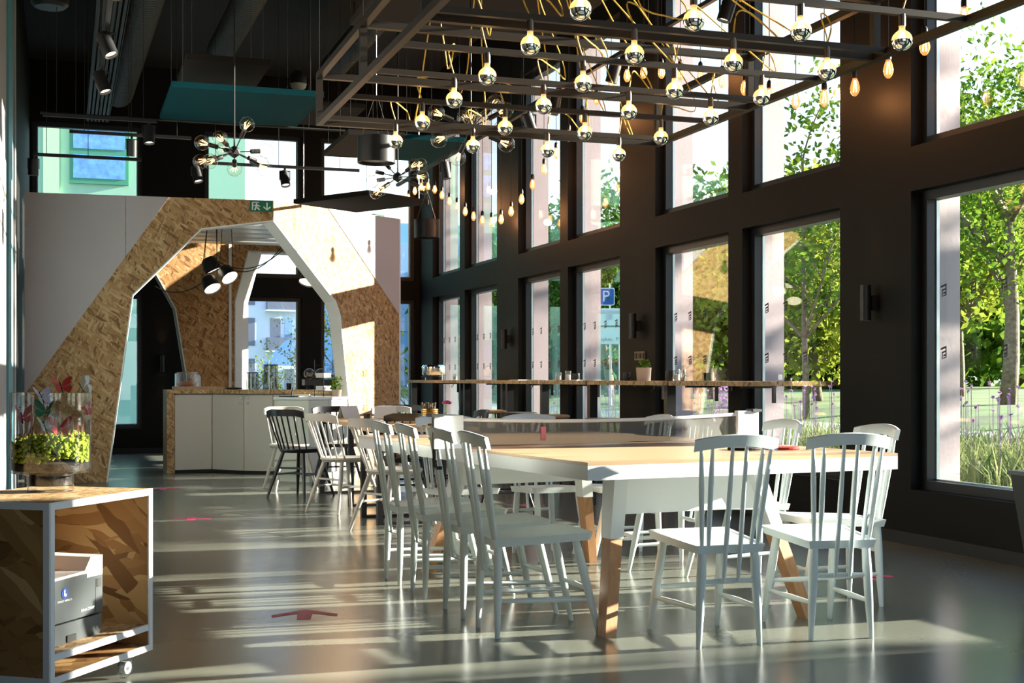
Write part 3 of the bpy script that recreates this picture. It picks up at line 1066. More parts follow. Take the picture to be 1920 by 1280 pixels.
# ================================================================== WINDSOR CHAIRS + DINING TABLES
def windsor(m, label):
    t = thing('windsor_chair', label, 'chair', (0, 0, 0))
    SZ = 0.445
    s = MB(); s.sm = True
    n = 24
    def outline(k, sc, z):
        r = []
        for i in range(n):
            a = 2 * PI * i / n
            x = 0.215 * math.cos(a); y = 0.205 * math.sin(a)
            if y < 0: x *= 0.92
            r.append(s.bm.verts.new((x * sc, y * sc, z)))
        return r
    rs = [outline(0, 0.75, SZ - 0.008), outline(0, 0.97, SZ), outline(0, 1.0, SZ - 0.012), outline(0, 0.9, SZ - 0.036)]
    s.cap(rs[0]);
    for a, c in zip(rs, rs[1:]):
        s.bridge(a, c)
    s.cap(rs[-1], True)
    smooth_angle(s.build('seat', m, t), 50)
    L_ = []
    for sx_ in (-1, 1):
        for (yt, yb) in ((-0.12, -0.235), (0.12, 0.235)):
            a, c = Vector((sx_ * 0.11, yt, SZ - 0.03)), Vector((sx_ * 0.205, yb, 0))
            g = MB(); g.sm = True
            g.rod(a, c, 0.017, 0.011, 10, [(0.4, 0.0185)])
            smooth_angle(g.build('leg', m, t), 50)
            L_.append((a, c))
    at = lambda i, z: L_[i][0].lerp(L_[i][1], (SZ - 0.03 - z) / (SZ - 0.03))
    g = MB()
    g.rod(at(0, 0.21), at(1, 0.21), 0.0085, n=8).rod(at(2, 0.21), at(3, 0.21), 0.0085, n=8)
    g.rod(at(0, 0.21).lerp(at(1, 0.21), 0.5), at(2, 0.21).lerp(at(3, 0.21), 0.5), 0.0085, n=8)
    g.rod(at(0, 0.27), at(2, 0.27), 0.0085, n=8)
    g.build('stretcher', m, t)
    g = MB(); g.sm = True
    sec = []
    nn = 12
    for i in range(nn + 1):
        k = -1 + 2 * i / nn
        x = 0.20 * k
        y = -0.315 + 0.07 * k * k
        zt = 0.80 + (0.006 if abs(k) < 0.8 else -0.012 * (abs(k) - 0.8) * 5)
        dx, dy = Vector((1, 0.14 * k / 0.20, 0)).normalized().xy
        sec.append([g.bm.verts.new((x - dy * e_ * 0.010, y + dx * e_ * 0.010 + oy, z)) for e_, z, oy in ((-1, zt - 0.062, 0.014), (-1, zt - 0.004, 0), (0, zt, 0), (1, zt - 0.004, 0), (1, zt - 0.062, 0.014))])
    for a, c in zip(sec, sec[1:]):
        g.bridge(a, c)
    g.cap(sec[0], True); g.cap(sec[-1])
    smooth_angle(g.build('crest_rail', m, t), 40)
    for i in range(7):
        k = -0.9 + 1.8 * i / 6
        g = MB()
        g.rod((0.20 * k, -0.303 + 0.07 * k * k, 0.745), (0.165 * k, -0.185 + 0.08 * k * k, SZ - 0.01), 0.0075, n=8)
        g.build('spindle', m, t)
    return t
WK = windsor(M['chairk'], 'black windsor chair at the left, farther table corner, nearest the coffee counter')
WG = windsor(M['chairg'], 'pale grey windsor chair second from the coffee counter, beside the black one')
def face(dx, dy):
    return math.atan2(dy, dx) - PI / 2
WK.location = (2.06, 12.12, 0); WK.rotation_euler = (0, 0, face(0.62, 0.62)); WK['group'] = 'windsor chairs'
WG.location = (2.17, 10.66, 0); WG.rotation_euler = (0, 0, face(0.85, 0.45)); WG['group'] = 'windsor chairs'
dup(WG, (2.22, 9.18, 0), face(0.85, 0.42), 'pale grey windsor chair just behind the row of white spindle chairs', 'windsor chairs')
dup(WK, (2.65, 10.55, 0), face(0.12, 1), 'black windsor chair between the two dining tables with its back to us', 'windsor chairs')
dup(WK, (2.57, 12.97, 0), face(0.05, -1), 'black windsor chair facing us at the far end of the dining table', 'windsor chairs')
dup(WG, (2.10, 12.98, 0), face(0.1, -1), 'pale windsor chair behind the black chair at the far end of the dining table', 'windsor chairs')
dup(WG, (3.12, 12.85, 0), face(-0.1, -1), 'pale windsor chair facing us at the far right of the dining table', 'windsor chairs')
dup(WK, (3.36, 13.42, 0), face(-0.3, -1), 'black windsor chair farthest back by the kiosk leg', 'windsor chairs')
dup(WK, (3.28, 11.3, 0), face(-1, 0.05), 'black windsor chair on the window side of the far dining table', 'windsor chairs')
dup(WK, (3.20, 9.75, 0), face(-1, 0.0), 'black windsor chair on the window side of the near dining table', 'windsor chairs')

def dining(loc, wx, wy, label):
    t = thing('dining_table', label, 'table', loc)
    MB().box(0, wx, 0, wy, 0.69, 0.72).build('tabletop', M['ttop'], t)
    for yy in (0.14, wy - 0.18):
        g = MB()
        g.box(0.06, 0.10, yy, yy + 0.06, 0, 0.689).box(wx - 0.10, wx - 0.06, yy, yy + 0.06, 0, 0.689)
        g.box(0.10, wx - 0.10, yy, yy + 0.06, 0, 0.02).box(0.10, wx - 0.10, yy, yy + 0.06, 0.655, 0.689)
        g.build('leg_frame', M['black'], t)
dining((2.22, 10.87, 0), 0.80, 1.65, 'beech dining table on black sled legs, nearer the coffee counter')
dining((2.13, 9.40, 0), 0.80, 0.88, 'beech dining table on black sled legs with a gold tin on it')

# ================================================================== BULB GRID CHANDELIER
GX0, GX1, GZ0, GZ1 = 1.57, 4.05, 2.745, 3.09
GY = [4.60, 5.94, 7.28, 8.62]
grid = thing('grid_chandelier', 'steel ladder-frame chandelier with rows of silver-capped globe bulbs over the oak table', 'chandelier', (1.57, 4.6, GZ0))
GOX, GOY = 1.57, 4.6
def gbox(x0, x1, y0, y1, z0, z1, name='frame_bar'):
    return MB().box(x0 - GOX, x1 - GOX, y0 - GOY, y1 - GOY, z0 - GZ0, z1 - GZ0).build(name, M['grid'], grid)
T = 0.04
for z in (GZ0, GZ1 - T):
    for x in (GX0, GX1 - T):
        gbox(x, x + T, GY[0], GY[-1] + T, z, z + T, 'side_rail')
    for y_ in GY:
        gbox(GX0 + T, GX1 - T, y_, y_ + T, z, z + T, 'cross_rail')
for x in (GX0, GX1 - T):
    for y_ in GY:
        gbox(x, x + T, y_, y_ + T, GZ0 + T, GZ1 - T, 'upright')
BX = [2.07, 2.602, 3.135, 3.667]
BY = [5.21, 5.845, 6.51, 7.12, 7.815, 8.50]
for y_ in BY:
    gbox(GX0 + T, GX1 - T, y_ - 0.015, y_ + 0.015, GZ0 + 0.012, GZ0 + 0.042, 'bulb_bar')
def bulb_mesh():
    s = MB(); s.sm = True
    s.mi = 0
    R = 0.0475
    up = [(0.0145, 0.068), (0.0145, 0.050)]
    for i in range(8):
        a = math.radians(68 - i * 68 / 7)
        up.append((R * math.cos(a), R * math.sin(a)))
    s.lathe(up, 20)
    s.mi = 2
    s.lathe([(0, 0.046), (0.007, 0.044), (0.012, 0.030), (0.017, 0.016), (0.012, 0.004), (0, 0.0)], 12)
    s.mi = 1
    lo = []
    for i in range(8):
        a = -math.radians(90 * i / 7)
        lo.append((R * math.cos(a) if i < 7 else 0.0, R * math.sin(a)))
    s.lathe(lo, 20)
    return s.build('bulb', [M['ambglass'], M['chrome'], M['glow']])
b0 = bulb_mesh(); bulbme = b0.data; bpy.data.objects.remove(b0)
s = MB(); s.sm = True
s.lathe([(0, 0.125), (0.010, 0.125), (0.0165, 0.121), (0.0165, 0.066), (0.0, 0.066)], 16)
s0 = smooth_angle(s.build('socket', M['brass']), 40); sockme = s0.data; bpy.data.objects.remove(s0)
random.seed(21)
def addobj(name, me, par, loc, rot=(0, 0, 0)):
    o = bpy.data.objects.new(name, me)
    C.objects.link(o)
    o.parent = par
    o.location = loc
    o.rotation_euler = rot
    return o
hang = (GX0 + 1.25, 7.0, ZC)
for j, y_ in enumerate(BY):
    for i, x in enumerate(BX):
        zc = GZ0 + 0.015 - 0.118
        so = addobj('socket', sockme, grid, (x - GOX, y_ - GOY, zc - GZ0))
        addobj('bulb', bulbme, so, (0, 0, 0), (0, 0, random.random() * 6))
        # yellow fabric cord: loops over the bars and climbs to the canopy
        dx = random.uniform(-0.22, 0.22)
        p0 = Vector((x, y_, GZ0 + 0.03))
        dirn = -1 if i < 2 else 1
        k1 = p0 + Vector((0.03 * dirn, 0.01, 0.10 + random.random() * 0.05))
        k2 = p0 + Vector((0.12 + dx * 0.4, 0.16, 0.10 + random.random() * 0.12))
        k3 = p0 + Vector((0.22 + dx, 0.30, 0.04 + random.random() * 0.22))
        k4 = Vector((2.55 + 0.25 * (i - 1.5) + dx, 6.9 + 0.25 * (j - 2.5), 3.75))
        k5 = Vector((2.72, 7.0, ZC))
        ctrl = [p0, k1, k2, k3, k4, k5]
        pts = []
        for q in range(len(ctrl) - 1):
            a0 = ctrl[max(q - 1, 0)]; a1 = ctrl[q]; a2 = ctrl[q + 1]; a3 = ctrl[min(q + 2, len(ctrl) - 1)]
            for st_ in range(6):
                u = st_ / 6
                pts.append(0.5 * ((2 * a1) + (a2 - a0) * u + (2 * a0 - 5 * a1 + 4 * a2 - a3) * u * u + (3 * a1 - a0 - 3 * a2 + a3) * u ** 3))
        pts.append(ctrl[-1])
        MB().tube([p - Vector((GOX, GOY, GZ0)) for p in pts], 0.0042, 6).build('cord', M['cord'], grid)
for x in (GX0 + 0.02, GX1 - 0.02):
    for y_ in (GY[0] + 0.4, GY[1] + 0.02, GY[2] + 0.02, GY[3] + 0.02):
        MB().rod((x - GOX, y_ - GOY, GZ1 - GZ0), (x - GOX, y_ - GOY, ZC - GZ0), 0.0015, n=5).build('suspension_wire', M['duct'], grid)
MB().rod((2.72 - GOX, 7.0 - GOY, ZC - GZ0 - 0.05), (2.72 - GOX, 7.0 - GOY, ZC - GZ0), 0.10, n=24).build('canopy', M['black'], grid)

# ================================================================== FILAMENT BULB WAVE BY THE WINDOWS
def edison():
    t = thing('filament_bulb_pendant', 'x', 'pendant light', (0, 0, 0), 0, 'filament bulbs hung in a wave along the window wall')
    s = MB(); s.sm = True
    s.lathe([(0, -0.165), (0.010, -0.162), (0.022, -0.148), (0.031, -0.125), (0.032, -0.108), (0.025, -0.078), (0.015, -0.05), (0.012, -0.036)], 16)
    s.mi = 1
    for k in range(4):
        a = k * PI / 2 + 0.3
        s.rod((0.006 * math.cos(a), 0.006 * math.sin(a), -0.06), (0.013 * math.cos(a), 0.013 * math.sin(a), -0.135), 0.0035, n=5)
    s.build('bulb', [M['edison'], M['hot']], t)
    s = MB(); s.sm = True
    s.lathe([(0, 0.01), (0.008, 0.01), (0.016, 0), (0.019, -0.02), (0.019, -0.045), (0.012, -0.05), (0, -0.05)], 14)
    smooth_angle(s.build('socket', M['black'], t), 40)
    return t
ed = edison()
n_ed = 0
ys = [6.30 + 0.366 * i for i in range(36)]
for i, y_ in enumerate(ys):
    zc = 3.40 - 0.43 * math.cos(2 * PI * (y_ - 7.4) / 7.47) + 0.02 * math.sin(i * 7.3)
    lab = 'amber filament bulb on black cable, %s from the near end of the wavy window row' % ordn(i)
    if i == 0:
        t = ed
        t.location = (4.85, y_, zc + 0.10); t['label'] = lab
    else:
        t = dup(ed, (4.85, y_, zc + 0.10), 0, lab)
    MB().rod((0, 0, 0.008), (0, 0, ZC - zc - 0.10), 0.003, n=5).build('cable', M['blackcord'], t)
    if i % 3 == 1:
        l = bpy.data.lights.new('bulb_light', 'POINT')
        l.energy = 7
        l.color = (1.0, 0.40, 0.13)
        l.shadow_soft_size = 0.04
        lo = bpy.data.objects.new('bulb_light', l)
        C.objects.link(lo)
        lo.parent = t
        lo.location = (0.17, 0, -0.10)

# ================================================================== SPUTNIK CHANDELIERS
def sputnik(loc, dirs, R_, label, arm=0.17):
    t = thing('sputnik_chandelier', label, 'chandelier', loc)
    s = MB(); s.sm = True
    bmesh.ops.create_icosphere(s.bm, subdivisions=1, radius=0.055)
    s.build('hub', M['black'], t)
    MB().rod((0, 0, 0.05), (0, 0, ZC - loc[2]), 0.007, n=8).build('stem', M['black'], t)
    for d in dirs:
        d = Vector(d).normalized()
        g = MB()
        g.rod(d * 0.04, d * arm, 0.005, n=6)
        g.rod(d * (arm - 0.02), d * (arm + 0.06), 0.019, n=12)
        a = g.build('arm', M['black'], t)
        q = Vector((0, 0, 1)).rotation_difference(d).to_matrix()
        s = MB(); s.sm = True
        c = arm + 0.055 + R_
        s.lathe([(0.016, arm + 0.06)] + [(R_ * math.sin(math.radians(v)), c - R_ * math.cos(math.radians(v))) for v in range(16, 180, 16)] + [(0, c + R_)], 18, mtx=q)
        s.build('bulb', M['bulbglass'], a)
        f = MB()
        for k in range(6):
            an = k * PI / 3
            f.rod(q @ Vector((0.008 * math.cos(an), 0.008 * math.sin(an), c - R_ * 0.75)), q @ Vector((0.024 * math.cos(an), 0.024 * math.sin(an), c + R_ * 0.15)), 0.0014, n=4)
        f.build('filament', M['fil'], a)
    return t
D1 = [(-0.9, -0.3, 0.15), (0.2, -0.5, 0.5), (-0.35, -0.6, 0.15), (0.9, 0.3, 0.12), (-0.75, -0.55, -0.4), (-0.8, 0.2, -0.25), (0.6, -0.2, -0.35), (0.8, 0.5, -0.2), (-0.2, 0.9, 0.2), (0.1, 0.8, -0.3)]
sputnik((1.33, 11.06, 2.95), D1, 0.0625, 'sputnik chandelier of clear globe bulbs at the left, above the kiosk sign')
D2 = [(-0.9, -0.1, 0.15), (0.85, 0.1, 0.5), (0.6, -0.6, -0.05), (0.75, -0.3, -0.35), (-0.85, -0.2, -0.2), (0.3, -0.7, 0.25), (-0.3, 0.5, 0.5), (-0.45, 0.4, -0.35), (0.1, 0.9, 0.1), (-0.6, -0.4, -0.45)]
sputnik((3.15, 12.85, 3.09), D2, 0.0625, 'sputnik chandelier of clear globe bulbs beside the black drum pendant')
D3 = [(-0.9, -0.1, 0.3), (0.8, -0.2, 0.45), (-0.85, -0.2, -0.35), (-0.25, -0.8, 0.1), (0.4, -0.7, 0.5), (0.75, -0.1, -0.3), (0.9, 0.3, 0.1), (-0.1, 0.6, -0.5), (0.1, 0.8, 0.4)]
sputnik((2.83, 9.30, 2.92), D3, 0.0625, 'sputnik chandelier of clear globe bulbs behind the far end of the bulb grid')

# ================================================================== DRUMS, PANELS, TRACKS, DUCTS
def drum(loc, r, h, label, wires=3):
    t = thing('drum_pendant', label, 'lamp', loc, 0, 'black drum pendants')
    s = MB(); s.sm = True
    s.lathe([(0, h / 2 - 0.01), (r - 0.004, h / 2 - 0.01), (r, h / 2), (r, -h / 2), (r - 0.01, -h / 2), (r - 0.012, h / 2 - 0.03), (0, h / 2 - 0.03)], 40)
    smooth_angle(s.build('shade', M['black'], t), 40)
    MB().lathe([(0, -h / 2 + 0.03), (r - 0.013, -h / 2 + 0.03), (r - 0.013, -h / 2 + 0.04), (0, -h / 2 + 0.04)], 32).build('diffuser', M['pale_shade'], t)
    g = MB()
    for k in range(wires):
        a = 2 * PI * k / wires + 0.4
        g.tube([(r * 0.9 * math.cos(a), r * 0.9 * math.sin(a), h / 2), (0.01 * math.cos(a), 0.01 * math.sin(a), h / 2 + 0.35)], 0.002, 5)
    g.rod((0, 0, h / 2 + 0.34), (0, 0, ZC - loc[2]), 0.003, n=6)
    g.build('suspension', M['steel'], t)
drum((2.46, 10.78, 2.98), 0.157, 0.215, 'large black drum pendant hanging under the grey ceiling panel')
drum((4.29, 15.97, 2.95), 0.16, 0.23, 'black drum pendant in the shadow near the far right corner')

def panel(x0, x1, y0, y1, z, th, m, label, wires=True, rz=0.0):
    cx, cy_ = (x0 + x1) / 2, (y0 + y1) / 2
    t = thing('acoustic_panel', label, 'ceiling panel', (cx, cy_, z), rz)
    hx, hy = (x1 - x0) / 2, (y1 - y0) / 2
    MB().box(-hx, hx, -hy, hy, 0, th).build('panel', m, t)
    g = MB()
    for a in (-1, 1):
        for c in (-1, 1):
            g.rod((a * hx * 0.85, c * hy * 0.85, th), (a * hx * 0.85, c * hy * 0.85, ZC - z - 0.01), 0.002, n=5)
    g.build('suspension_wire', M['steel'], t)
panel(0.84, 2.10, 11.20, 12.64, 3.48, 0.05, M['teal'], 'teal acoustic panel hanging at the upper left, in front of the bulb grid corner')
panel(1.02, 1.76, 11.96, 12.95, 3.90, 0.05, M['greyfelt'], 'small dark grey acoustic panel above the teal one at the left')
panel(2.63, 3.20, 12.75, 14.10, 3.47, 0.05, M['greyfelt'], 'grey acoustic panel behind the black drum pendant')
panel(3.21, 3.86, 12.82, 14.10, 3.47, 0.05, M['teal'], 'teal acoustic panel to the right of the grey panel, behind the bulb grid')
panel(3.0, 4.1, 15.75, 17.05, 3.28, 0.06, M['greyfelt'], 'dark grey acoustic panel hanging low above the sunlit kiosk corner', rz=math.radians(33))
panel(2.2, 3.9, 9.2, 10.6, 3.95, 0.05, M['greyfelt'], 'dark grey acoustic panel above the bulb grid')
panel(1.9, 3.3, 15.0, 16.2, 4.2, 0.05, M['greyfelt'], 'dark grey acoustic panel in the shadow under the ducts')

def track(x0, x1, y_, z, spots, label, ax='x'):
    """lighting track with spot heads; spots = [(pos, (aim)), ...]"""
    t = thing('lighting_track', label, 'track light', (x0, y_, z))
    if ax == 'x':
        MB().box(0, x1 - x0, -0.017, 0.017, 0, 0.03).build('track_rail', M['black'], t)
    else:
        MB().box(-0.017, 0.017, 0, x1 - x0, 0, 0.03).build('track_rail', M['black'], t)
    g = MB()
    for k in (0.12, 0.5, 0.88):
        v = (x1 - x0) * k
        p = (v, 0, 0.03) if ax == 'x' else (0, v, 0.03)
        g.rod(p, (p[0], p[1], ZC - z), 0.003, n=5)
    g.build('suspension_wire', M['blackcord'], t)
    for pos, aim in spots:
        a = Vector(aim).normalized()
        q = Vector((0, 0, -1)).rotation_difference(a).to_matrix()
        p = Vector((pos, 0, 0)) if ax == 'x' else Vector((0, pos, 0))
        s = MB(); s.sm = True
        c = p + Vector((0, 0, -0.115))
        s.lathe([(0, 0.085), (0.045, 0.085), (0.05, 0.08), (0.05, -0.08), (0.044, -0.08), (0.042, -0.05), (0, -0.05)], 20, o=c, mtx=q)
        hd = smooth_angle(s.build('spot_head', M['black'], t), 40)
        MB().lathe([(0, -0.055), (0.041, -0.055), (0.041, -0.06), (0, -0.06)], 20, o=c, mtx=q).build('lamp_face', M['lampdisc'], hd)
        g = MB()
        g.rod(p, p + Vector((0, 0, -0.03)), 0.012, n=8)
        g.box(p.x - 0.056, p.x + 0.056, p.y - 0.01, p.y + 0.01, -0.036, -0.028)
        g.box(p.x - 0.058, p.x - 0.052, p.y - 0.01, p.y + 0.01, -0.13, -0.03)
        g.box(p.x + 0.052, p.x + 0.058, p.y - 0.01, p.y + 0.01, -0.13, -0.03)
        g.build('yoke', M['black'], hd)
    return t
track(-0.18, 0.80, 12.45, 3.41, [(0.91, (0.05, -0.2, -1))], 'short black lighting track with one spot by the upper left window')
track(-0.29, 0.75, 14.0, 3.30, [(0.0, (0, 0.05, -1))], 'black lighting track low across the upper left window, spot at its left end')
track(0.05, 1.2, 13.5, 3.46, [(0.58, (0, 0.2, -1))], 'black lighting track behind the left window with one spot')
track(1.30, 3.05, 14.2, 3.335, [(0.02, (0.2, -0.3, -1)), (0.94, (0.1, -0.35, -1))], 'long black lighting track above the kiosk front with two spots')
track(9.6, 14.5, 3.55, 3.26, [(2.93, (0.15, -0.1, -1)), (0.45, (0.3, -0.1, -1))], 'black lighting track running away along the windows with two spots', ax='y').location = (3.55, 9.6, 3.24)
track(7.0, 11.2, 0.27, 3.45, [(2.35, (0.40, -0.3, -1)), (3.55, (0.35, -0.25, -1)), (0.9, (0.3, -0.1, -1))], 'black lighting track under the ducts at the upper left with angled spots', ax='y').location = (0.275, 7.0, 3.45)
track(6.0, 13.0, 4.35, 3.75, [(0.9, (-0.3, -0.1, -1)), (2.2, (-0.3, 0.1, -1)), (4.2, (-0.2, 0.2, -1)), (5.6, (-0.2, 0, -1))], 'black lighting track high behind the bulb grid', ax='y').location = (4.35, 6.0, 3.75)

# ducts
def spiral_duct(p0, p1, r, label):
    p0, p1 = Vector(p0), Vector(p1)
    t = thing('spiral_duct', label, 'duct', p0)
    d = p1 - p0
    n = int(d.length / 0.09)
    s = MB()
    rs = []
    for i in range(n + 1):
        for k, rr in ((0, r), (0.85, r), (0.88, r * 1.025), (0.98, r * 1.025)):
            rs.append(s.ring(d * ((i + k) / (n + 1)), d, rr, 20))
    for a, c in zip(rs, rs[1:]):
        s.bridge(a, c)
    s.cap(rs[0], True); s.cap(rs[-1])
    s.build('duct_pipe', M['duct'], t)
    g = MB()
    for k in (0.15, 0.5, 0.85):
        q = d * k
        g.rod(q + Vector((0, 0, r)), q + Vector((0, 0, ZC - (p0.z + q.z))), 0.006, n=5)
    g.build('hanger', M['black'], t)
spiral_duct((0.86, 9.5, 5.0), (0.70, 18.9, 5.0), 0.20, 'dark spiral air duct under the ceiling at the left')
spiral_duct((1.90, 9.5, 5.05), (1.80, 16.3, 5.05), 0.16, 'dark spiral air duct in the middle of the ceiling')
spiral_duct((3.3, 8.0, 5.1), (3.3, 17.0, 5.1), 0.16, 'dark spiral air duct above the bulb grid')
ct = thing('cable_tray', 'dark ribbed cable tray running along the ceiling to the back wall', 'cable tray', (0.30, 9.0, 4.75))
g = MB()
for i in range(6):
    MB().box(0.01 + 0.05 * i, 0.04 + 0.05 * i, 0, 10.8, 0.0, 0.02).build('tray_rib', M['duct'], ct)
g.box(0, 0.008, 0, 10.8, 0, 0.06).box(0.30, 0.308, 0, 10.8, 0, 0.06)
g.build('side_rail', M['duct'], ct)
g = MB()
for yy in (1.0, 4.0, 7.0, 10.0):
    g.rod((0.15, yy, 0.02), (0.15, yy, ZC - 4.75), 0.006, n=5)
g.build('hanger', M['black'], ct)
pp = thing('ceiling_pipe', 'thin dark pipe crossing below the ceiling panels', 'pipe', (-0.2, 12.5, 3.45))
MB().rod((0, 0, 0), (2.75, 0, 0), 0.011, n=8).build('pipe', M['duct'], pp)
MB().rod((0.3, 0, 0.01), (0.3, 0, ZC - 3.45), 0.003, n=5).rod((2.4, 0, 0.01), (2.4, 0, ZC - 3.45), 0.003, n=5).build('hanger', M['black'], pp)
sm_ = thing('domed_pendant', 'small black pendant with a pale domed underside beside the grid corner', 'lamp', (2.05, 12.2, 3.80))
s = MB(); s.sm = True
s.lathe([(0, 0.12), (0.05, 0.115), (0.075, 0.08), (0.078, 0.0), (0, 0.0)], 24)
smooth_angle(s.build('cap', M['black'], sm_), 40)
s = MB(); s.sm = True
s.lathe([(0.074, 0.0), (0.068, -0.03), (0.045, -0.052), (0, -0.06)], 24)
s.build('diffuser', M['pale_shade'], sm_)
MB().rod((0, 0, 0.12), (0, 0, ZC - 3.80), 0.004, n=6).build('cord', M['blackcord'], sm_)
sp = thing('ceiling_speaker', 'round black loudspeaker pod under the ceiling at the far left', 'speaker', (-0.12, 12.5, 4.55))
s = MB(); s.sm = True
s.lathe([(0, -0.16), (0.13, -0.16), (0.16, -0.13), (0.16, 0.10), (0.10, 0.15), (0, 0.15)], 24)
smooth_angle(s.build('housing', M['black'], sp), 40)
MB().rod((0, 0, 0.15), (0, 0, ZC - 4.55), 0.006, n=6).build('stem', M['black'], sp)

# ================================================================== WALL SCONCES, SWITCHES
def sconce(y_, z, label, x=DI, rot=0.0, h=0.24):
    t = thing('wall_sconce', label, 'wall lamp', (x, y_, z), rot)
    s = MB(); s.sm = True
    s.lathe([(0, h / 2 - 0.02), (0.030, h / 2 - 0.02), (0.032, h / 2), (0.036, h / 2), (0.036, -h / 2), (0.032, -h / 2), (0.030, -h / 2 + 0.02), (0, -h / 2 + 0.02)], 24, o=(-0.075, 0, 0))
    smooth_angle(s.build('tube', M['black'], t), 40)
    MB().box(-0.045, 0, -0.03, 0.03, -0.05, 0.05).build('mount', M['black'], t)
    for sg in (1, -1):
        s = MB()
        s.lathe([(0, sg * (h / 2 - 0.018)), (0.03, sg * (h / 2 - 0.018)), (0.03, sg * (h / 2 - 0.014)), (0, sg * (h / 2 - 0.014))], 16, o=(-0.075, 0, 0))
        s.build('lamp_face', M['lampdisc'], t)
        l = bpy.data.lights.new('sconce_light', 'SPOT')
        l.energy = 5 if sg > 0 else 2.5
        l.color = (1.0, 0.55, 0.25)
        l.spot_size = math.radians(50)
        l.spot_blend = 0.8
        l.shadow_soft_size = 0.02
        lo = bpy.data.objects.new('sconce_light', l)
        C.objects.link(lo)
        lo.parent = t
        lo.location = (-0.075, 0, sg * (h / 2 + 0.004))
        lo.rotation_euler = (PI if sg > 0 else 0, 0, 0)
    return t
sconce(7.72, 1.595, 'black up-and-down wall lamp on the pillar nearest the camera')
sconce(11.60, 1.585, 'black up-and-down wall lamp on the pillar above the switch plate')
sconce(15.50, 1.570, 'black up-and-down wall lamp on the farthest pillar')
sconce(YB, 1.30, 'black up-and-down wall lamp seen through the left side of the kiosk', x=1.35, rot=PI / 2)
def plate(y_, z, n_, label, w_=0.08):
    t = thing('switch_plate', label, 'switch', (DI - 0.001, y_, z))
    MB().box(-0.012, 0, -w_ * n_ / 2, w_ * n_ / 2, -0.042, 0.042).build('plate', M['plate'], t)
    for i in range(n_):
        yy = -w_ * n_ / 2 + w_ * (i + 0.5)
        MB().box(-0.018, -0.012, yy - 0.024, yy + 0.024, -0.026, 0.026).build('rocker', M['black'], t)
plate(11.58, 1.30, 3, 'triple switch plate on the pillar under the wall lamp')
t = thing('wall_socket', 'black double power socket low on the pillar right of the oak table', 'socket', (DI - 0.001, 7.72, 0.285))
MB().box(-0.012, 0, -0.08, 0.08, -0.042, 0.042).build('plate', M['black'], t)
for yy in (-0.04, 0.04):
    MB().lathe([(0, 0.0), (0.022, 0.0), (0.025, 0.004), (0, 0.004)], 16, o=(-0.012, yy, 0), mtx=Matrix.Rotation(-PI / 2, 3, 'Y')).build('outlet', M['plate'], t)

# ================================================================== WINDOW BAR
BZ = 1.062
segs = [(8.80, 10.08), (10.20, 11.90), (11.95, 13.26), (13.31, 14.62), (14.67, 16.34), (16.40, 19.05)]
for i, (y0, y1) in enumerate(segs):
    t = thing('bar_shelf', 'OSB bar shelf along the windows, %s section from the near end' % ordn(i), 'shelf', (4.80, y0, BZ), 0, 'bar shelf sections')
    MB().box(0, DI - 4.80, 0, y1 - y0, -0.038, 0).build('board', M['osb_top'], t)
    L_ = y1 - y0
    if i >= 1:
        MB().box(0.06, 0.14, 0.03, 0.10, -BZ, -0.039).build('leg', M['black'], t)
    if i in (3, 4, 5):
        MB().box(0.06, 0.14, L_ - 0.10, L_ - 0.03, -BZ, -0.039).build('leg', M['black'], t)
    for yy in ((0.25, L_ - 0.08) if i == 0 else (L_ * 0.5,)):
        g = MB()
        g.box(0.12, DI - 4.80, yy - 0.015, yy + 0.015, -0.055, -0.039)
        g.box(0.395, 0.419, yy - 0.012, yy + 0.012, -0.17, -0.055)
        g.build('bracket', M['black'], t)
    # bag hook
    g = MB()
    g.tube([(0.012, 0.2, -0.04), (0.012, 0.2, -0.07), (-0.004, 0.2, -0.09), (-0.016, 0.2, -0.075)], 0.005, 6)
    g.build('bag_hook', M['black'], t)
def lath(name, prof, m, par, n=24, loc=(0, 0, 0), ang=40):
    s = MB(); s.sm = True
    s.lathe(prof, n, o=loc)
    return smooth_angle(s.build(name, m, par), ang)
# chafing dish
cd = thing('chafing_dish', 'round polished steel chafing dish on its wire stand at the far end of the bar', 'dish', (5.0, 18.25, BZ))
lath('pan', [(0, 0.07), (0.15, 0.07), (0.165, 0.09), (0.165, 0.17), (0.0, 0.17)], M['steel'], cd, 32)
lath('lid', [(0.172, 0.172), (0.172, 0.19), (0.15, 0.215), (0.06, 0.228), (0, 0.23)], M['chrome'], cd, 32)
g = MB()
for k in range(4):
    a = k * PI / 2 + 0.5
    g.rod((0.17 * math.cos(a), 0.17 * math.sin(a), 0), (0.168 * math.cos(a), 0.168 * math.sin(a), 0.10), 0.005, n=6)
ringp = [(0.17 * math.cos(a * PI / 12), 0.17 * math.sin(a * PI / 12), 0.05) for a in range(25)]
g.tube(ringp, 0.004, 6)
g.build('stand', M['black'], cd)
MB().box(-0.03, 0.03, -0.20, -0.172, 0.175, 0.19).build('handle', M['black'], cd)
def votive(y_, x, label, h=0.085, r=0.032):
    t = thing('glass_tumbler', label, 'glass', (x, y_, BZ))
    lath('glass', [(0, 0.002), (r - 0.002, 0.0), (r, 0.004), (r, h), (r - 0.003, h), (r - 0.003, 0.008), (0, 0.008)], M['clearp'], t)
    lath('candle', [(0, 0.009), (r - 0.006, 0.009), (r - 0.006, h * 0.6), (0, h * 0.62)], M['paper'], t)
votive(16.75, 4.88, 'glass tumbler candle near the far end of the window bar')
votive(12.90, 4.88, 'glass tumbler candle by the leg with the bag hook, middle of the window bar')
votive(12.72, 4.92, 'glass tumbler candle beside the dark cup in the middle of the window bar', 0.10)
votive(10.05, 4.86, 'steel-rimmed glass tumbler near the gap in the window bar', 0.09)
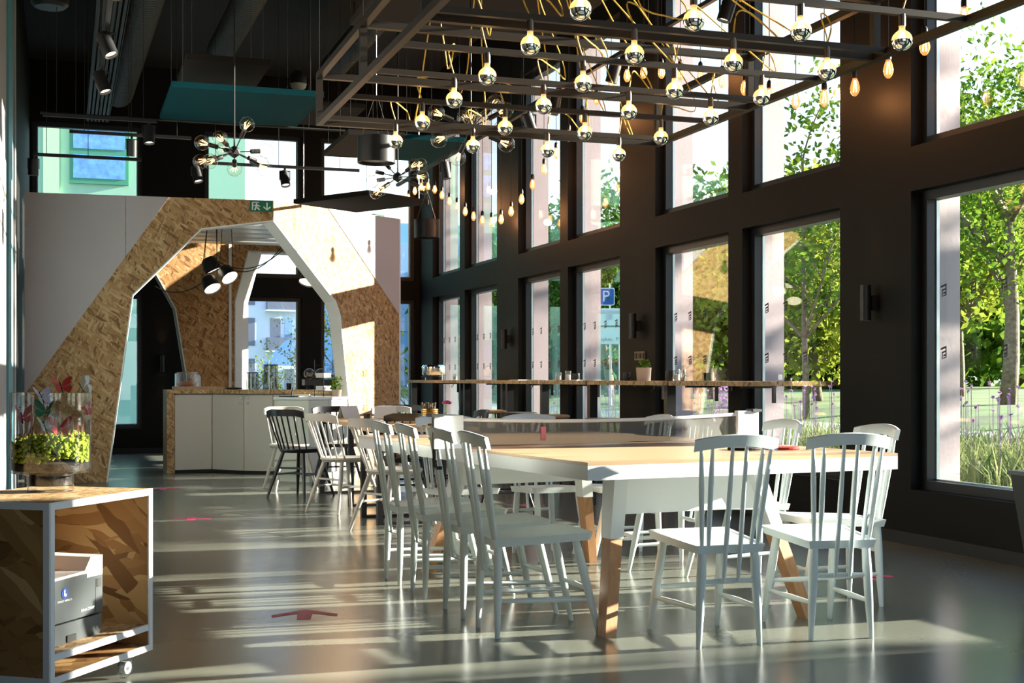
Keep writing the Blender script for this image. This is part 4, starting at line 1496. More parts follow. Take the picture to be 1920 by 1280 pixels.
def cup(y_, x, label, m='black', r=0.038, h=0.075):
    t = thing('cup', label, 'cup', (x, y_, BZ))
    lath('body', [(0, 0.0), (r * 0.8, 0.0), (r, h * 0.3), (r, h), (r - 0.004, h), (r - 0.004, 0.01), (0, 0.01)], M[m], t)
    MB().tube([(0, -r + 0.002, h * 0.8), (0, -r - 0.025, h * 0.75), (0, -r - 0.03, h * 0.45), (0, -r + 0.002, h * 0.25)], 0.005, 6).build('handle', M[m], t)
cup(12.78, 5.03, 'black cup on the window bar in front of the third window from the far end')
cup(11.28, 4.95, 'black cup on the window bar in front of the parking sign window')
cup(10.30, 4.92, 'black mug beside the steel cup at the near gap of the window bar', 'black', 0.042, 0.09)
cup(10.20, 4.98, 'shiny steel cup at the near gap of the window bar', 'steel', 0.036, 0.10)
pot = thing('potted_plant', 'small plant in a pale square-shouldered pot on the window bar below the switch plate', 'plant', (4.98, 10.98, BZ))
lath('pot', [(0, 0), (0.062, 0), (0.070, 0.12), (0.064, 0.12), (0.060, 0.10), (0, 0.10)], M['terracotta'], pot)
random.seed(5)
g = MB()
for k in range(70):
    a = random.random() * 6.28; r = random.random() * 0.06; h = 0.12 + random.random() * 0.07
    p = Vector((r * math.cos(a), r * math.sin(a), h)); s_ = 0.014
    u = Vector((random.uniform(-1, 1), random.uniform(-1, 1), random.uniform(-1, 1))).normalized() * s_
    v = Vector((random.uniform(-1, 1), random.uniform(-1, 1), random.uniform(-1, 1))).normalized() * s_
    g.quad([p - u, p - v, p + u, p + v])
o = g.build('foliage', M['leaf'], pot, recalc=False)
for i, (y_, x) in enumerate(((15.9, 4.86), (15.4, 4.90), (14.2, 4.88), (13.6, 4.88), (12.45, 4.86), (12.15, 4.9))):
    t = thing('napkin_stack', 'flat white napkin stack on the window bar, %s from the far end' % ordn(i), 'napkins', (x, y_, BZ), 0.2 * i, 'napkins on the window bar')
    g = MB()
    for k in range(3):
        g.box(-0.075 + 0.004 * k, 0.075 + 0.003 * k, -0.08, 0.08 - 0.01 * k, 0.003 * k, 0.003 * k + 0.0025)
    g.build('napkins', M['white'], t)

# bar stools
def stool(m, label, loc):
    t = thing('bar_stool', label, 'stool', loc)
    lath('seat', [(0, 0.70), (0.15, 0.70), (0.17, 0.715), (0.17, 0.73), (0.15, 0.738), (0, 0.732)], M[m], t, 28)
    for k in range(4):
        a = PI / 4 + k * PI / 2
        MB().rod((0.10 * math.cos(a), 0.10 * math.sin(a), 0.70), (0.21 * math.cos(a), 0.21 * math.sin(a), 0), 0.011, n=8).build('leg', M['black'], t)
    q = 0.175
    MB().tube([(q * math.cos(PI / 4 + k * PI / 2), q * math.sin(PI / 4 + k * PI / 2), 0.25) for k in range(5)], 0.008, 6).build('foot_ring', M['black'], t)
    return t
stool('ttop', 'bar stool with round wooden seat, farther of two such under the window bar', (4.45, 13.85, 0))
stool('ttop', 'bar stool with round wooden seat, nearer of two such under the window bar', (4.42, 11.85, 0))
stool('blackm', 'bar stool with black seat nearest the camera under the window bar', (4.45, 10.65, 0))
stool('blackm', 'bar stool with black seat between the two wooden ones', (4.45, 12.85, 0))

# ================================================================== COUNTER TOP ITEMS
def onc(x, y_):
    return (x, y_, CT)
wb = thing('wooden_board', 'low wooden serving board at the left end of the coffee counter', 'board', onc(1.42, 15.85))
MB().box(-0.22, 0.36, -0.12, 0.12, 0, 0.035).build('board', M['ttop'], wb)
dm = thing('cake_dome', 'clear box-shaped display dome on the wooden board', 'dome', (1.36, 15.85, CT + 0.036))
s = MB(); s.sm = True
prof = [(-0.13, 0.0), (-0.13, 0.15), (-0.10, 0.17), (0.10, 0.17), (0.15, 0.11), (0.15, 0.0)]
s.prism(prof, lambda q, k: (q[0], -0.10 + 0.20 * k, q[1]))
smooth_angle(s.build('cover', M['clearp'], dm), 20)
g = MB()
g.tube([(-0.12, -0.1, 0.165), (0.11, -0.1, 0.165), (0.155, -0.1, 0.105)], 0.004, 5).tube([(-0.12, 0.1, 0.165), (0.11, 0.1, 0.165), (0.155, 0.1, 0.105)], 0.004, 5)
g.build('rim', M['steel'], dm)
s = MB(); s.sm = True
s.lathe([(0, 0), (0.10, 0.004), (0.12, 0.03), (0.09, 0.055), (0, 0.06)], 20)
bag = tag(s.build('pastry_tray', M['leather'], None, (1.36, 15.85, CT + 0.038)), 'brown bread loaf under the clear dome on the counter', 'bread')
s = MB(); s.sm = True
s.lathe([(0, 0), (0.07, 0.003), (0.11, 0.012), (0.05, 0.026), (0, 0.03)], 20)
tag(s.build('serving_plate', M['black'], None, onc(1.88, 15.65)), 'flat black dish right of the wooden board on the counter', 'plate')
def jug(x, y_, r, h, label, m='smoke'):
    t = thing('glass_jug', label, 'jug', onc(x, y_))
    lath('body', [(0, 0), (r, 0), (r * 0.9, h), (r * 0.9 - 0.004, h), (r - 0.004, 0.008), (0, 0.008)], M[m], t)
    lath('rim', [(r * 0.9 + 0.002, h - 0.01), (r * 0.9 + 0.004, h), (r * 0.9 - 0.006, h + 0.002), (r * 0.9 - 0.004, h - 0.01)], M['black'], t)
jug(2.07, 15.5, 0.075, 0.20, 'shorter smoked glass jug on the coffee counter')
jug(2.27, 15.42, 0.09, 0.29, 'taller smoked glass jug on the coffee counter')
cup_c = thing('cup', 'small black cup on the counter between the jug and the pastries', 'cup', onc(2.47, 15.35))
lath('body', [(0, 0), (0.026, 0), (0.03, 0.075), (0.026, 0.075), (0.024, 0.01), (0, 0.01)], M['black'], cup_c)
tray = thing('pastry_stand', 'black tray stand holding round glass domes of pastries on the counter', 'stand', onc(2.82, 15.2))
MB().box(-0.21, 0.21, -0.10, 0.10, 0.05, 0.12).build('tray', M['black'], tray)
for xx in (-0.16, 0.0, 0.16):
    lath('foot', [(0, 0), (0.03, 0), (0.02, 0.05), (0, 0.05)], M['black'], tray, 14, (xx, 0, 0))
for i, xx in enumerate((-0.14, -0.01, 0.13)):
    t = thing('glass_jar', 'round glass dome of pastries, %s on the black stand' % ('left', 'middle', 'right')[i], 'jar', (2.82 + xx, 15.2, CT + 0.121))
    R_ = (0.062, 0.062, 0.078)[i]
    lath('glass', [(R_ * math.sin(math.radians(a)), R_ - R_ * math.cos(math.radians(a))) for a in range(0, 181, 15)], M['clearp'], t)
    for k in range(4):
        a = k * 1.57 + 0.3
        lath('pastry', [(0, 0), (0.018, 0.006), (0.02, 0.018), (0, 0.03)], M['bread'], t, 10, (0.022 * math.cos(a), 0.022 * math.sin(a), 0.022))
jar = thing('storage_jar', 'large clear storage jar with a reddish lid and side handle on the counter', 'jar', onc(3.12, 15.3))
lath('glass', [(0, 0), (0.11, 0), (0.115, 0.01), (0.115, 0.24), (0.09, 0.27), (0.09, 0.29), (0.086, 0.29), (0.086, 0.27), (0.111, 0.24), (0.111, 0.012), (0, 0.012)], M['clearp'], jar, 28)
lath('lid', [(0, 0.29), (0.092, 0.29), (0.092, 0.325), (0, 0.33)], M['jarlid'], jar, 28)
lath('contents', [(0, 0.013), (0.108, 0.013), (0.108, 0.22), (0, 0.225)], M['paper'], jar, 24)
MB().tube([(-0.11, 0, 0.22), (-0.16, -0.01, 0.20), (-0.165, -0.01, 0.13), (-0.11, 0, 0.11)], 0.008, 8).build('handle', M['clearp'], jar)
rk = thing('wire_rack', 'black wire rack stand behind the white till cabinet', 'rack', (2.66, 14.22, 0.888), 0.75)
g = MB()
for xx in (0, 0.17):
    for yy in (0, 0.12):
        g.rod((xx, yy, 0), (xx, yy, 0.40), 0.004, n=6)
for zz in (0.06, 0.20, 0.34):
    g.rod((0, 0, zz), (0.17, 0, zz), 0.004, n=6).rod((0, 0.12, zz), (0.17, 0.12, zz), 0.004, n=6).rod((0, 0, zz), (0, 0.12, zz), 0.004, n=6).rod((0.17, 0, zz), (0.17, 0.12, zz), 0.004, n=6)
g.build('frame', M['black'], rk)
for zz in (0.065, 0.205):
    g = MB()
    for k in range(6):
        g.box(0.012 + 0.025 * k, 0.03 + 0.025 * k, 0.01, 0.11, zz, zz + 0.05)
    g.build('packets', M['paper'], rk)
pl = thing('serving_tray', 'thin black tray with an upright clip on the till cabinet', 'tray', (2.30, 13.95, 0.888), 0.78)
MB().box(0, 0.30, 0, 0.2, 0, 0.012).build('tray', M['black'], pl)
MB().rod((0.09, 0.1, 0.012), (0.12, 0.1, 0.10), 0.008, n=8).build('clip', M['black'], pl)
pt = thing('potted_plant', 'small leafy plant in a pale pot on the sunlit end of the till cabinet', 'plant', (2.80, 14.19, 0.888))
lath('pot', [(0, 0), (0.045, 0), (0.055, 0.075), (0.049, 0.075), (0.046, 0.06), (0, 0.06)], M['terracotta'], pt)
g = MB()
for k in range(110):
    a = random.random() * 6.28; r = random.random() ** 0.6 * 0.075; h = 0.08 + random.random() * 0.13
    p = Vector((r * math.cos(a), r * math.sin(a), h)); s_ = 0.014
    u = Vector((random.uniform(-1, 1), random.uniform(-1, 1), random.uniform(-1, 1))).normalized() * s_
    v = Vector((random.uniform(-1, 1), random.uniform(-1, 1), random.uniform(-1, 1))).normalized() * s_
    g.quad([p - u, p - v, p + u, p + v])
g.build('foliage', M['leaf'], pt, recalc=False)

# dining table items
tin = thing('gold_tin', 'ribbed gold tin full of cutlery ends on the near dining table', 'tin', (2.60, 9.60, 0.72))
pr_ = [(0, 0.0)]
for i in range(9):
    pr_ += [(0.062, 0.008 + i * 0.014), (0.065, 0.015 + i * 0.014)]
pr_ += [(0.062, 0.135), (0.058, 0.135), (0.056, 0.02), (0, 0.02)]
lath('can', pr_, M['gold'], tin, 28, ang=25)
g = MB()
for k in range(26):
    a = random.random() * 6.28; r = random.random() * 0.05
    p = Vector((r * math.cos(a), r * math.sin(a), 0.03))
    q = p + Vector((math.cos(a) * 0.015, math.sin(a) * 0.015, 0.125 + random.random() * 0.03))
    g.rod(p, q, 0.005, 0.007, n=6)
g.build('cutlery', M['bark'], tin)
fl = thing('flower_vase', 'single pink bloom in a slim glass vase on the near dining table', 'flower', (2.80, 9.85, 0.72))
lath('vase', [(0, 0), (0.02, 0), (0.016, 0.10), (0.013, 0.10), (0.016, 0.006), (0, 0.006)], M['clearp'], fl, 14)
MB().rod((0, 0, 0.01), (0.005, 0, 0.17), 0.003, n=5).build('stem', M['bud'], fl)
g = MB()
for k in range(24):
    a = k * 2.4; r = 0.006 + 0.0011 * k
    p = Vector((0.005 + r * math.cos(a), r * math.sin(a), 0.185 - 0.0005 * k))
    bmesh.ops.create_icosphere(g.bm, subdivisions=1, radius=0.011, matrix=Matrix.Translation(p))
g.build('bloom', M['pink'], fl)
for i, (x, y_, r) in enumerate(((2.5, 12.1, 0.5), (2.8, 11.9, -0.2))):
    t = thing('menu_card', 'folded menu card standing on the far dining table, %s one' % ('left', 'right')[i], 'menu', (x, y_, 0.72), r)
    MB().prism([(-0.05, 0), (0, 0.11), (0.05, 0), (0.047, 0), (0, 0.104), (-0.047, 0)], lambda q, k: (-0.1 + 0.2 * k, q[0], q[1])).build('card', M['paper'], t)
cup_d = thing('cup', 'dark cup on the far dining table near the kiosk leg', 'cup', (2.48, 11.2, 0.72))
lath('body', [(0, 0), (0.03, 0), (0.04, 0.06), (0.036, 0.06), (0.028, 0.01), (0, 0.01)], M['black'], cup_d)

# ================================================================== FLOOR MARKERS
def arrow(loc, rz, label, sc=1.0):
    s = MB()
    # chevron wings and a short shaft
    poly = [(0.0, 0.16), (0.15, 0.02), (0.145, -0.03), (0.035, 0.055), (0.03, -0.10), (-0.03, -0.10), (-0.035, 0.055), (-0.145, -0.03), (-0.15, 0.02)]
    s.prism([(p[0] * sc, p[1] * sc) for p in poly], lambda q, k: (q[0], q[1], 0.0005 + 0.001 * k))
    o = s.build('floor_arrow', M['pink'], None, loc)
    o.rotation_euler = (0, 0, rz)
    tag(o, label, 'floor marking', 'pink arrows on the floor')
arrow((1.04, 6.02, 0), -0.22, 'pink arrow sticker on the floor left of the oak table, the nearest one')
arrow((0.93, 10.43, 0), -0.2, 'pink arrow sticker on the floor between the nearest arrow and the kiosk')
arrow((0.92, 13.36, 0), -0.2, 'pink arrow sticker on the floor right in front of the kiosk arch')
arrow((4.20, 6.22, 0), 1.2, 'pink arrow sticker on the floor right of the oak table by the windows')
arrow((3.80, 10.65, 0), 1.2, 'pink arrow sticker on the floor beyond the oak table')

# black bin at the right edge
bn = thing('litter_bin', 'tall black tapered bin cut by the right edge of the picture', 'bin', (4.79, 5.22, 0), 0.0)
g = MB()
a = [g.bm.verts.new((x * 0.21, y_ * 0.21, 0)) for x, y_ in ((-1, -1), (1, -1), (1, 1), (-1, 1))]
c = [g.bm.verts.new((x * 0.28, y_ * 0.28, 0.60)) for x, y_ in ((-1, -1), (1, -1), (1, 1), (-1, 1))]
g._f(a[::-1]); g._f(c); g.bridge(a, c)
g.build('body', M['blackm'], bn)
MB().box(-0.29, 0.29, -0.29, 0.29, 0.60, 0.62).build('rim', M['black'], bn)

# ================================================================== CART + PRINTER + TERRARIUM
CA = math.atan2(0.494, 0.35)
cart = thing('osb_cart', 'OSB cabinet on clear castors with white edges and an open printer bay', 'cart', (-0.044, 4.523, 0), CA)
CW, CD, CB, CTOP = 0.605, 0.48, 0.088, 0.678
tk = 0.022
# local: x along the open face, y inward (left-back)
MB().box(0, CW, 0.0, CD, CTOP - tk, CTOP).build('top_panel', M['osb_top'], cart)
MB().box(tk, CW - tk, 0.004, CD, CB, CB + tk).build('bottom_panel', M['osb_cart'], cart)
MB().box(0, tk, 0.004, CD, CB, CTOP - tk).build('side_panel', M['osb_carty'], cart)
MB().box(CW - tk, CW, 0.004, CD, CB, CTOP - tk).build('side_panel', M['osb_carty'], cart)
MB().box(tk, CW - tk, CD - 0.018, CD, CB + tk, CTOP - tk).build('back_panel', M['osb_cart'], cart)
MB().box(tk, CW - tk, 0.012, CD - 0.02, 0.165, 0.183).build('shelf', M['osb_top'], cart)
MB().box(tk, CW - tk, 0.0, 0.0115, 0.162, 0.184).build('shelf_edge', M['trimw'], cart)
g = MB()
e_ = 0.023
g.box(0, CW, -0.003, 0.003, CTOP - e_, CTOP + 0.001).box(0, e_, -0.003, 0.003, CB, CTOP - e_).box(CW - e_, CW, -0.003, 0.003, CB, CTOP - e_).box(e_, CW - e_, -0.003, 0.003, CB, CB + e_)
g.box(-0.003, 0.0, 0, CD, CTOP - e_, CTOP + 0.001).box(-0.003, 0.0, 0, e_, CB, CTOP - e_).box(-0.003, 0.0, CD - e_, CD, CB, CTOP - e_).box(-0.003, 0.0, e_, CD - e_, CB, CB + e_)
g.build('edge_band', M['trimw'], cart)
for (x, y_) in ((0.06, 0.07), (CW - 0.09, 0.055), (0.06, CD - 0.07), (CW - 0.08, CD - 0.07)):
    g = MB(); g.sm = True
    g.lathe([(0.012, -0.012), (0.034, -0.012), (0.038, -0.006), (0.038, 0.006), (0.034, 0.012), (0.012, 0.012)], 24, o=(x, y_, 0.038), mtx=Matrix.Rotation(PI / 2, 3, 'X'))
    wl = smooth_angle(g.build('castor', M['clearp'], cart), 30)
    MB().rod((x, y_ - 0.0125, 0.038), (x, y_ + 0.0125, 0.038), 0.022, n=20).rod((x, y_ - 0.022, 0.038), (x, y_ + 0.022, 0.038), 0.007, n=12).build('hub', M['white'], wl)
    g = MB()
    g.box(x - 0.012, x + 0.012, y_ - 0.02, y_ - 0.014, 0.03, CB - 0.012).box(x - 0.012, x + 0.012, y_ + 0.014, y_ + 0.02, 0.03, CB - 0.012).box(x - 0.025, x + 0.025, y_ - 0.025, y_ + 0.025, CB - 0.012, CB)
    g.build('fork', M['clearp'], wl)

pn = thing('printer', 'grey laser printer with white top inside the open bay of the cart', 'printer', (-0.044, 4.523, 0.184), CA)
px0, px1, py0, py1 = 0.035, 0.405, 0.075, 0.43
MB().box(px0, px1, py0, py1, 0.075, 0.205).build('body', M['prn'], pn)
g = MB()
g.prism([(px0, 0.206), (px1, 0.206), (px1, 0.275), (px1 - 0.07, 0.275), (px1 - 0.105, 0.232), (px0, 0.225)], lambda q, k: (q[0], py0 + 0.0 + (py1 - py0) * k, q[1]))
g.build('top_cover', M['prnw'], pn)
MB().prism([(px0, 0.20), (px1 - 0.10, 0.20), (px1 - 0.10, 0.222), (px0, 0.218)], lambda q, k: (q[0], py0 - 0.006 + 0.006 * k, q[1])).build('output_lip', M['prn'], pn)
g = MB()
g.prism([(px0 + 0.004, 0.0), (px1 - 0.012, 0.0), (px1, 0.02), (px1, 0.068), (px0, 0.068)], lambda q, k: (q[0], py0 + 0.004 + (py1 - py0 - 0.01) * k, q[1]))
g.build('paper_tray', M['prn'], pn)
MB().box(0.20, 0.25, py0 - 0.001, py0 + 0.003, 0.002, 0.025).build('tray_grip', M['blackm'], pn)
MB().box(px0, px0 + 0.045, py0 - 0.002, py0 + 0.003, 0.035, 0.055).build('size_label', M['prnw'], pn)
MB().box(px1 - 0.035, px1 - 0.01, py0 - 0.002, py0, 0.165, 0.195).build('power_panel', M['duct'], pn)
MB().box(px1 - 0.043, px1 - 0.041, py0 - 0.001, py0, 0.08, 0.195).build('door_joint', M['blackm'], pn)
bd = MB()
bd.lathe([(0, 0), (0.018, 0), (0.018, 0.002), (0, 0.002)], 24, o=(0.185, py0, 0.172), mtx=Matrix.Rotation(PI / 2, 3, 'X'))
bd.build('badge', M['prnb'], pn)
bd = MB()
bd.prism([(-0.006, 0.010), (0.001, 0.013), (-0.001, 0.0), (0.009, -0.004), (0.004, -0.012), (-0.006, -0.008)], lambda q, k: (0.185 + q[0], py0 - 0.0022 - 0.001 * k, 0.172 + q[1]))
bd.build('badge_emblem', M['signw'], pn)
RX = Matrix.Rotation(PI / 2, 4, 'X')
text_mesh('KONICA MINOLTA', 0.0095, 'brand_lettering', M['signw'], pn, Matrix.Translation((0.185, py0 - 0.0012, 0.146)) @ RX, 0.0006)
text_mesh('bizhub C3100P', 0.013, 'model_lettering', M['signw'], pn, Matrix.Translation((0.315, py0 - 0.0012, 0.098)) @ RX, 0.0006)

# terrarium
vz = CTOP
vs = thing('terrarium', 'footed glass terrarium with soil and moss on top of the cart', 'terrarium', (-0.045, 5.01, vz))
s = MB(); s.sm = True
s.lathe([(0, 0), (0.078, 0.0), (0.08, 0.004), (0.080, 0.058), (0.10, 0.064), (0.132, 0.068), (0.139, 0.078), (0.139, 0.352), (0.136, 0.354), (0.134, 0.352), (0.134, 0.082), (0.128, 0.073), (0.076, 0.066), (0.074, 0.022), (0, 0.020)], 48)
smooth_angle(s.build('glass_vessel', M['vase'], vs), 40)
lath('soil', [(0, 0.024), (0.072, 0.024), (0.074, 0.068), (0.126, 0.077), (0.132, 0.084), (0.132, 0.104), (0.10, 0.110), (0, 0.108)], M['soil'], vs, 40)
s = MB(); s.sm = True
random.seed(11)
for k in range(1500):
    a = random.random() * 6.283; r = 0.130 * random.random() ** 0.3
    z = 0.106 + random.random() * (0.080 + 0.014 * math.sin(a * 3 + 1)) + 0.02 * math.exp(-((math.cos(a) * r - 0.04) / 0.05) ** 2)
    bmesh.ops.create_icosphere(s.bm, subdivisions=1, radius=random.uniform(0.005, 0.010), matrix=Matrix.Translation((r * math.cos(a), r * math.sin(a), z)))
for f in s.bm.faces:
    f.smooth = True
for v in s.bm.verts:
    v.co += Vector((random.uniform(-1, 1), random.uniform(-1, 1), random.uniform(-1, 1))) * 0.003
    rr = math.hypot(v.co.x, v.co.y)
    if rr > 0.1325:
        v.co.x *= 0.1325 / rr; v.co.y *= 0.1325 / rr
ms = s.build('moss', M['moss'], vs)
ms['kind'] = 'stuff'
# moss stalks with green buds
g = MB(); g2 = MB()
for k in range(34):
    a = random.random() * 6.283; r = 0.115 * math.sqrt(random.random())
    p = Vector((r * math.cos(a), r * math.sin(a), 0.19))
    q = p + Vector((random.uniform(-0.02, 0.02), random.uniform(-0.02, 0.02), random.uniform(0.03, 0.11) if k < 22 else random.uniform(0.14, 0.21)))
    rr = math.hypot(q.x, q.y)
    if rr > 0.125:
        q.x *= 0.125 / rr; q.y *= 0.125 / rr
    g.rod(p, q, 0.0008, n=4)
    bmesh.ops.create_icosphere(g2.bm, subdivisions=1, radius=0.0045, matrix=Matrix.Translation(q) @ Matrix.Diagonal((1, 1, 0.6, 1)))
g.build('stalks', M['stem'], vs)
g2.build('buds', M['bud'], vs)
def butterfly(loc, rz, tilt, m, label, sc=1.0, stick=0.0):
    t = thing('butterfly_pick', label, 'decoration', Vector((-0.045, 5.01, vz)) + Vector(loc), rz, 'paper butterflies in the terrarium')
    t.rotation_euler = (1.05, 0, rz)
    up = [(0.0, 0.004), (0.012, 0.022), (0.034, 0.032), (0.042, 0.026), (0.034, 0.008), (0.012, -0.002)]
    lo_ = [(0.0, 0.0), (0.014, -0.003), (0.030, 0.002), (0.032, -0.012), (0.020, -0.026), (0.008, -0.016)]
    for sg in (-1, 1):
        w_ = MB()
        ca, sa = math.cos(tilt), math.sin(tilt)
        for poly in (up, lo_):
            w_.prism(poly, lambda q, k: Vector((sg * q[0] * ca, q[1], q[0] * sa + 0.0012 * k)) * sc)
        w_.build('wing', m, t)
    MB().rod(Vector((0, -0.018, 0.001)) * sc, Vector((0, 0.020, 0.001)) * sc, 0.0022, n=6).build('body', M['black'], t)
    if stick:
        MB().rod((0, 0, 0), (0.004, -stick * 0.86, -stick * 0.5), 0.0012, n=5).build('stick', M['stem'], t)
butterfly((-0.095, -0.04, 0.262), 0.3, 0.9, M['rose'], 'pink butterfly at the left inside the terrarium', 1.15, 0.09)
butterfly((-0.03, -0.06, 0.335), 0.9, 0.35, M['lilac'], 'lilac butterfly near the rim inside the terrarium', 1.2, 0.15)
butterfly((0.035, -0.03, 0.372), 0.5, 0.5, M['red'], 'red butterfly standing above the terrarium rim', 1.1, 0.18)
butterfly((0.105, -0.02, 0.368), 1.3, 0.9, M['signw'], 'white butterfly on the right of the terrarium rim', 1.1, 0.18)
butterfly((0.03, -0.07, 0.225), 0.2, 0.6, M['red'], 'red butterfly just above the moss in the terrarium', 1.2, 0.05)
butterfly((-0.015, -0.07, 0.285), -0.4, 0.7, M['bgreen'], 'green butterfly in the middle of the terrarium', 1.15, 0.10)
butterfly((0.11, -0.04, 0.285), 1.0, 1.0, M['rose'], 'pink butterfly at the right inside the terrarium', 0.9, 0.09)
butterfly((-0.02, -0.09, 0.235), 0.7, 0.5, M['signw'], 'white butterfly low above the moss in the terrarium', 1.0, 0.05)

# ================================================================== OUTSIDE
def gz(x):
    """ground height right of the building"""
    if x < 6.5:
        return -0.02
    t_ = min(1.0, (x - 6.5) / 11.0)
    return -0.02 + 0.62 * (t_ * t_ * (3 - 2 * t_)) + max(0, x - 17.5) * 0.006
g = MB()
xs = [DO - 0.02, 6.5, 7.5, 8.5, 9.5, 10.5, 11.5, 12.5, 13.5, 14.5, 15.5, 16.5, 17.5, 25, 40, 70, 130]
ysg = [-12, 0, 10, 20, 30, 45, 60, 90, 160]
grid_v = [[g.bm.verts.new((x, y_, gz(x))) for y_ in ysg] for x in xs]
for i in range(len(xs) - 1):
    for j in range(len(ysg) - 1):
        g._f([grid_v[i][j], grid_v[i + 1][j], grid_v[i + 1][j + 1], grid_v[i][j + 1]])
struct(tag(g.build('lawn', M['lawn'], None), 'green lawn rising away from the windows', 'lawn'))
g = MB()
g.box(-60, DO - 0.02, YB + 0.4, 160, -0.2, -0.03).box(-60, DO - 0.02, -60, YF - 0.3, -0.2, -0.03)
struct(tag(g.build('forecourt', M['path'], None), 'pale paved forecourt beyond the far wall', 'pavement'))
# path across the lawn
g = MB()
rows = []
for x, wd in ((10.6, 0), (12.3, 0)):
    rows.append([g.bm.verts.new((x, y_, gz(x) + 0.02)) for y_ in (-10, 5, 15, 25, 40, 60)])
for j in range(5):
    g._f([rows[0][j], rows[1][j], rows[1][j + 1], rows[0][j + 1]])
struct(tag(g.build('footpath', M['path'], None), 'pale footpath crossing the lawn', 'path'))

random.seed(99)
def tree(x, y_, h, crown_r, label, leaf='leaf', leaves=2600, trunk_r=0.12, clear=0.35, lsize=0.10, z0=None, lean=0.0, levels=2, squash=1.0, name='tree', group=None):
    z0 = gz(x) if z0 is None else z0
    t = thing(name, label, 'tree', (x, y_, z0), random.random() * 6, group)
    g = MB(); g.sm = True
    tips = []
    def branch(p, d, L_, r, lev):
        pts = [p]
        n = 4
        for i in range(n):
            d = (d + Vector((random.uniform(-1, 1), random.uniform(-1, 1), random.uniform(-0.3, 0.6))) * 0.14).normalized()
            pts.append(pts[-1] + d * (L_ / n))
        g.tube(pts, r, 7 if lev == 0 else 5, r * 0.55)
        if lev < levels:
            for k in range(5 if lev == 0 else 4):
                i = random.randint(2, n) if lev == 0 else random.randint(1, n)
                a = random.random() * 6.283
                nd = (Vector((math.cos(a), math.sin(a), 0)) * 0.8 + Vector((0, 0, 0.55)) + d * 0.4).normalized()
                branch(pts[i], nd, L_ * random.uniform(0.5, 0.72), r * 0.5, lev + 1)
        tips.extend(pts[2:])
    branch(Vector((0, 0, -0.1)), Vector((lean, 0, 1)).normalized(), h * (clear + 0.22), trunk_r, 0)
    g.build('trunk', M['bark'], t)
    g = MB()
    zc = h * (clear + 1) / 2
    hz = h * (1 - clear) / 2
    clumps = []
    for k in range(max(10, leaves // 60)):
        while True:
            v = Vector((random.uniform(-1, 1), random.uniform(-1, 1), random.uniform(-1, 1)))
            if 0.25 < v.length < 1:
                break
        clumps.append(Vector((v.x * crown_r, v.y * crown_r, zc + v.z * hz * squash)))
    clumps += [p for p in tips if p.z > h * clear]
    for k in range(leaves):
        c = random.choice(clumps)
        v = Vector((random.gauss(0, 1), random.gauss(0, 1), random.gauss(0, 0.8))) * crown_r * 0.13
        p = c + v
        u = Vector((random.uniform(-1, 1), random.uniform(-1, 1), random.uniform(-1, 1))).normalized()
        w_ = u.cross(Vector((random.uniform(-1, 1), random.uniform(-1, 1), random.uniform(-1, 1)))).normalized()
        s_ = lsize * random.uniform(0.6, 1.2)
        g.quad([p - u * s_, p - w_ * s_ * 0.55, p + u * s_, p + w_ * s_ * 0.55])
    o = g.build('foliage', M[leaf], t, recalc=False)
    o['kind'] = 'stuff'
    return t
# trees seen through the windows (position from bearing and distance)
S_, C_ = math.sin(math.atan(840 / 2480)), math.cos(math.atan(840 / 2480))
def brg(px, d):
    l = (px - 960) / 2480 * d
    return (d * S_ + l * C_, d * C_ - l * S_)
seen = [(1888, 25, 7.0, 2.6, 'broad green tree on the lawn with a forked trunk, in the nearest window', 'leaf', 3800, 0.17, 0.30),
        (1800, 34, 7.5, 3.0, 'yellow-green tree behind the forked one, at the left of the nearest window', 'leafy', 3000, 0.14, 0.25),
        (1512, 24, 6.6, 1.5, 'thin tall tree with sparse twigs in the second upper window', 'leaf', 900, 0.07, 0.25),
        (1535, 30, 5.0, 2.8, 'bushy tree filling the second lower window', 'leafy', 3600, 0.12, 0.12),
        (1430, 36, 6.2, 2.8, 'olive tree behind the second window pillar', 'leaf', 3000, 0.12, 0.12),
        (1335, 34, 5.8, 2.2, 'green tree in the third window', 'leaf', 2600, 0.12, 0.15),
        (1142, 40, 6.6, 2.8, 'dark green tree behind the parking sign', 'leafd', 3800, 0.16, 0.18),
        (1045, 44, 6.4, 2.8, 'dark tree in the fifth window', 'leafd', 3000, 0.15, 0.14),
        (930, 48, 6.4, 2.8, 'green tree in the sixth window', 'leaf', 2600, 0.14, 0.14)]
for (px, d, h, cr_, lab, lf, nl, tr_, cl) in seen:
    x, y_ = brg(px, d)
    tree(x, y_, h, cr_, lab, lf, int(nl * 2.2), tr_, cl, 0.075 if d < 28 else 0.12)
# wooded edge further off
for i, (px, d, h) in enumerate(((1920, 52, 8), (1850, 60, 9), (1760, 50, 7), (1690, 58, 7), (1600, 54, 6.5), (1520, 60, 6.5), (1440, 56, 6.5), (1380, 62, 6.5), (1300, 58, 6.5), (1220, 64, 7.5), (1150, 60, 7.5), (1080, 66, 7.5), (1000, 62, 7.5), (930, 70, 7), (880, 66, 7))):
    x, y_ = brg(px, d)
    tree(x, y_, h, 4.6, 'dark tree of the wooded edge beyond the lawn, %s from the right' % ordn(i), 'leafd' if i % 2 else 'leaf', 2300, 0.2, 0.0, 0.36, group='trees of the wooded edge', levels=1)
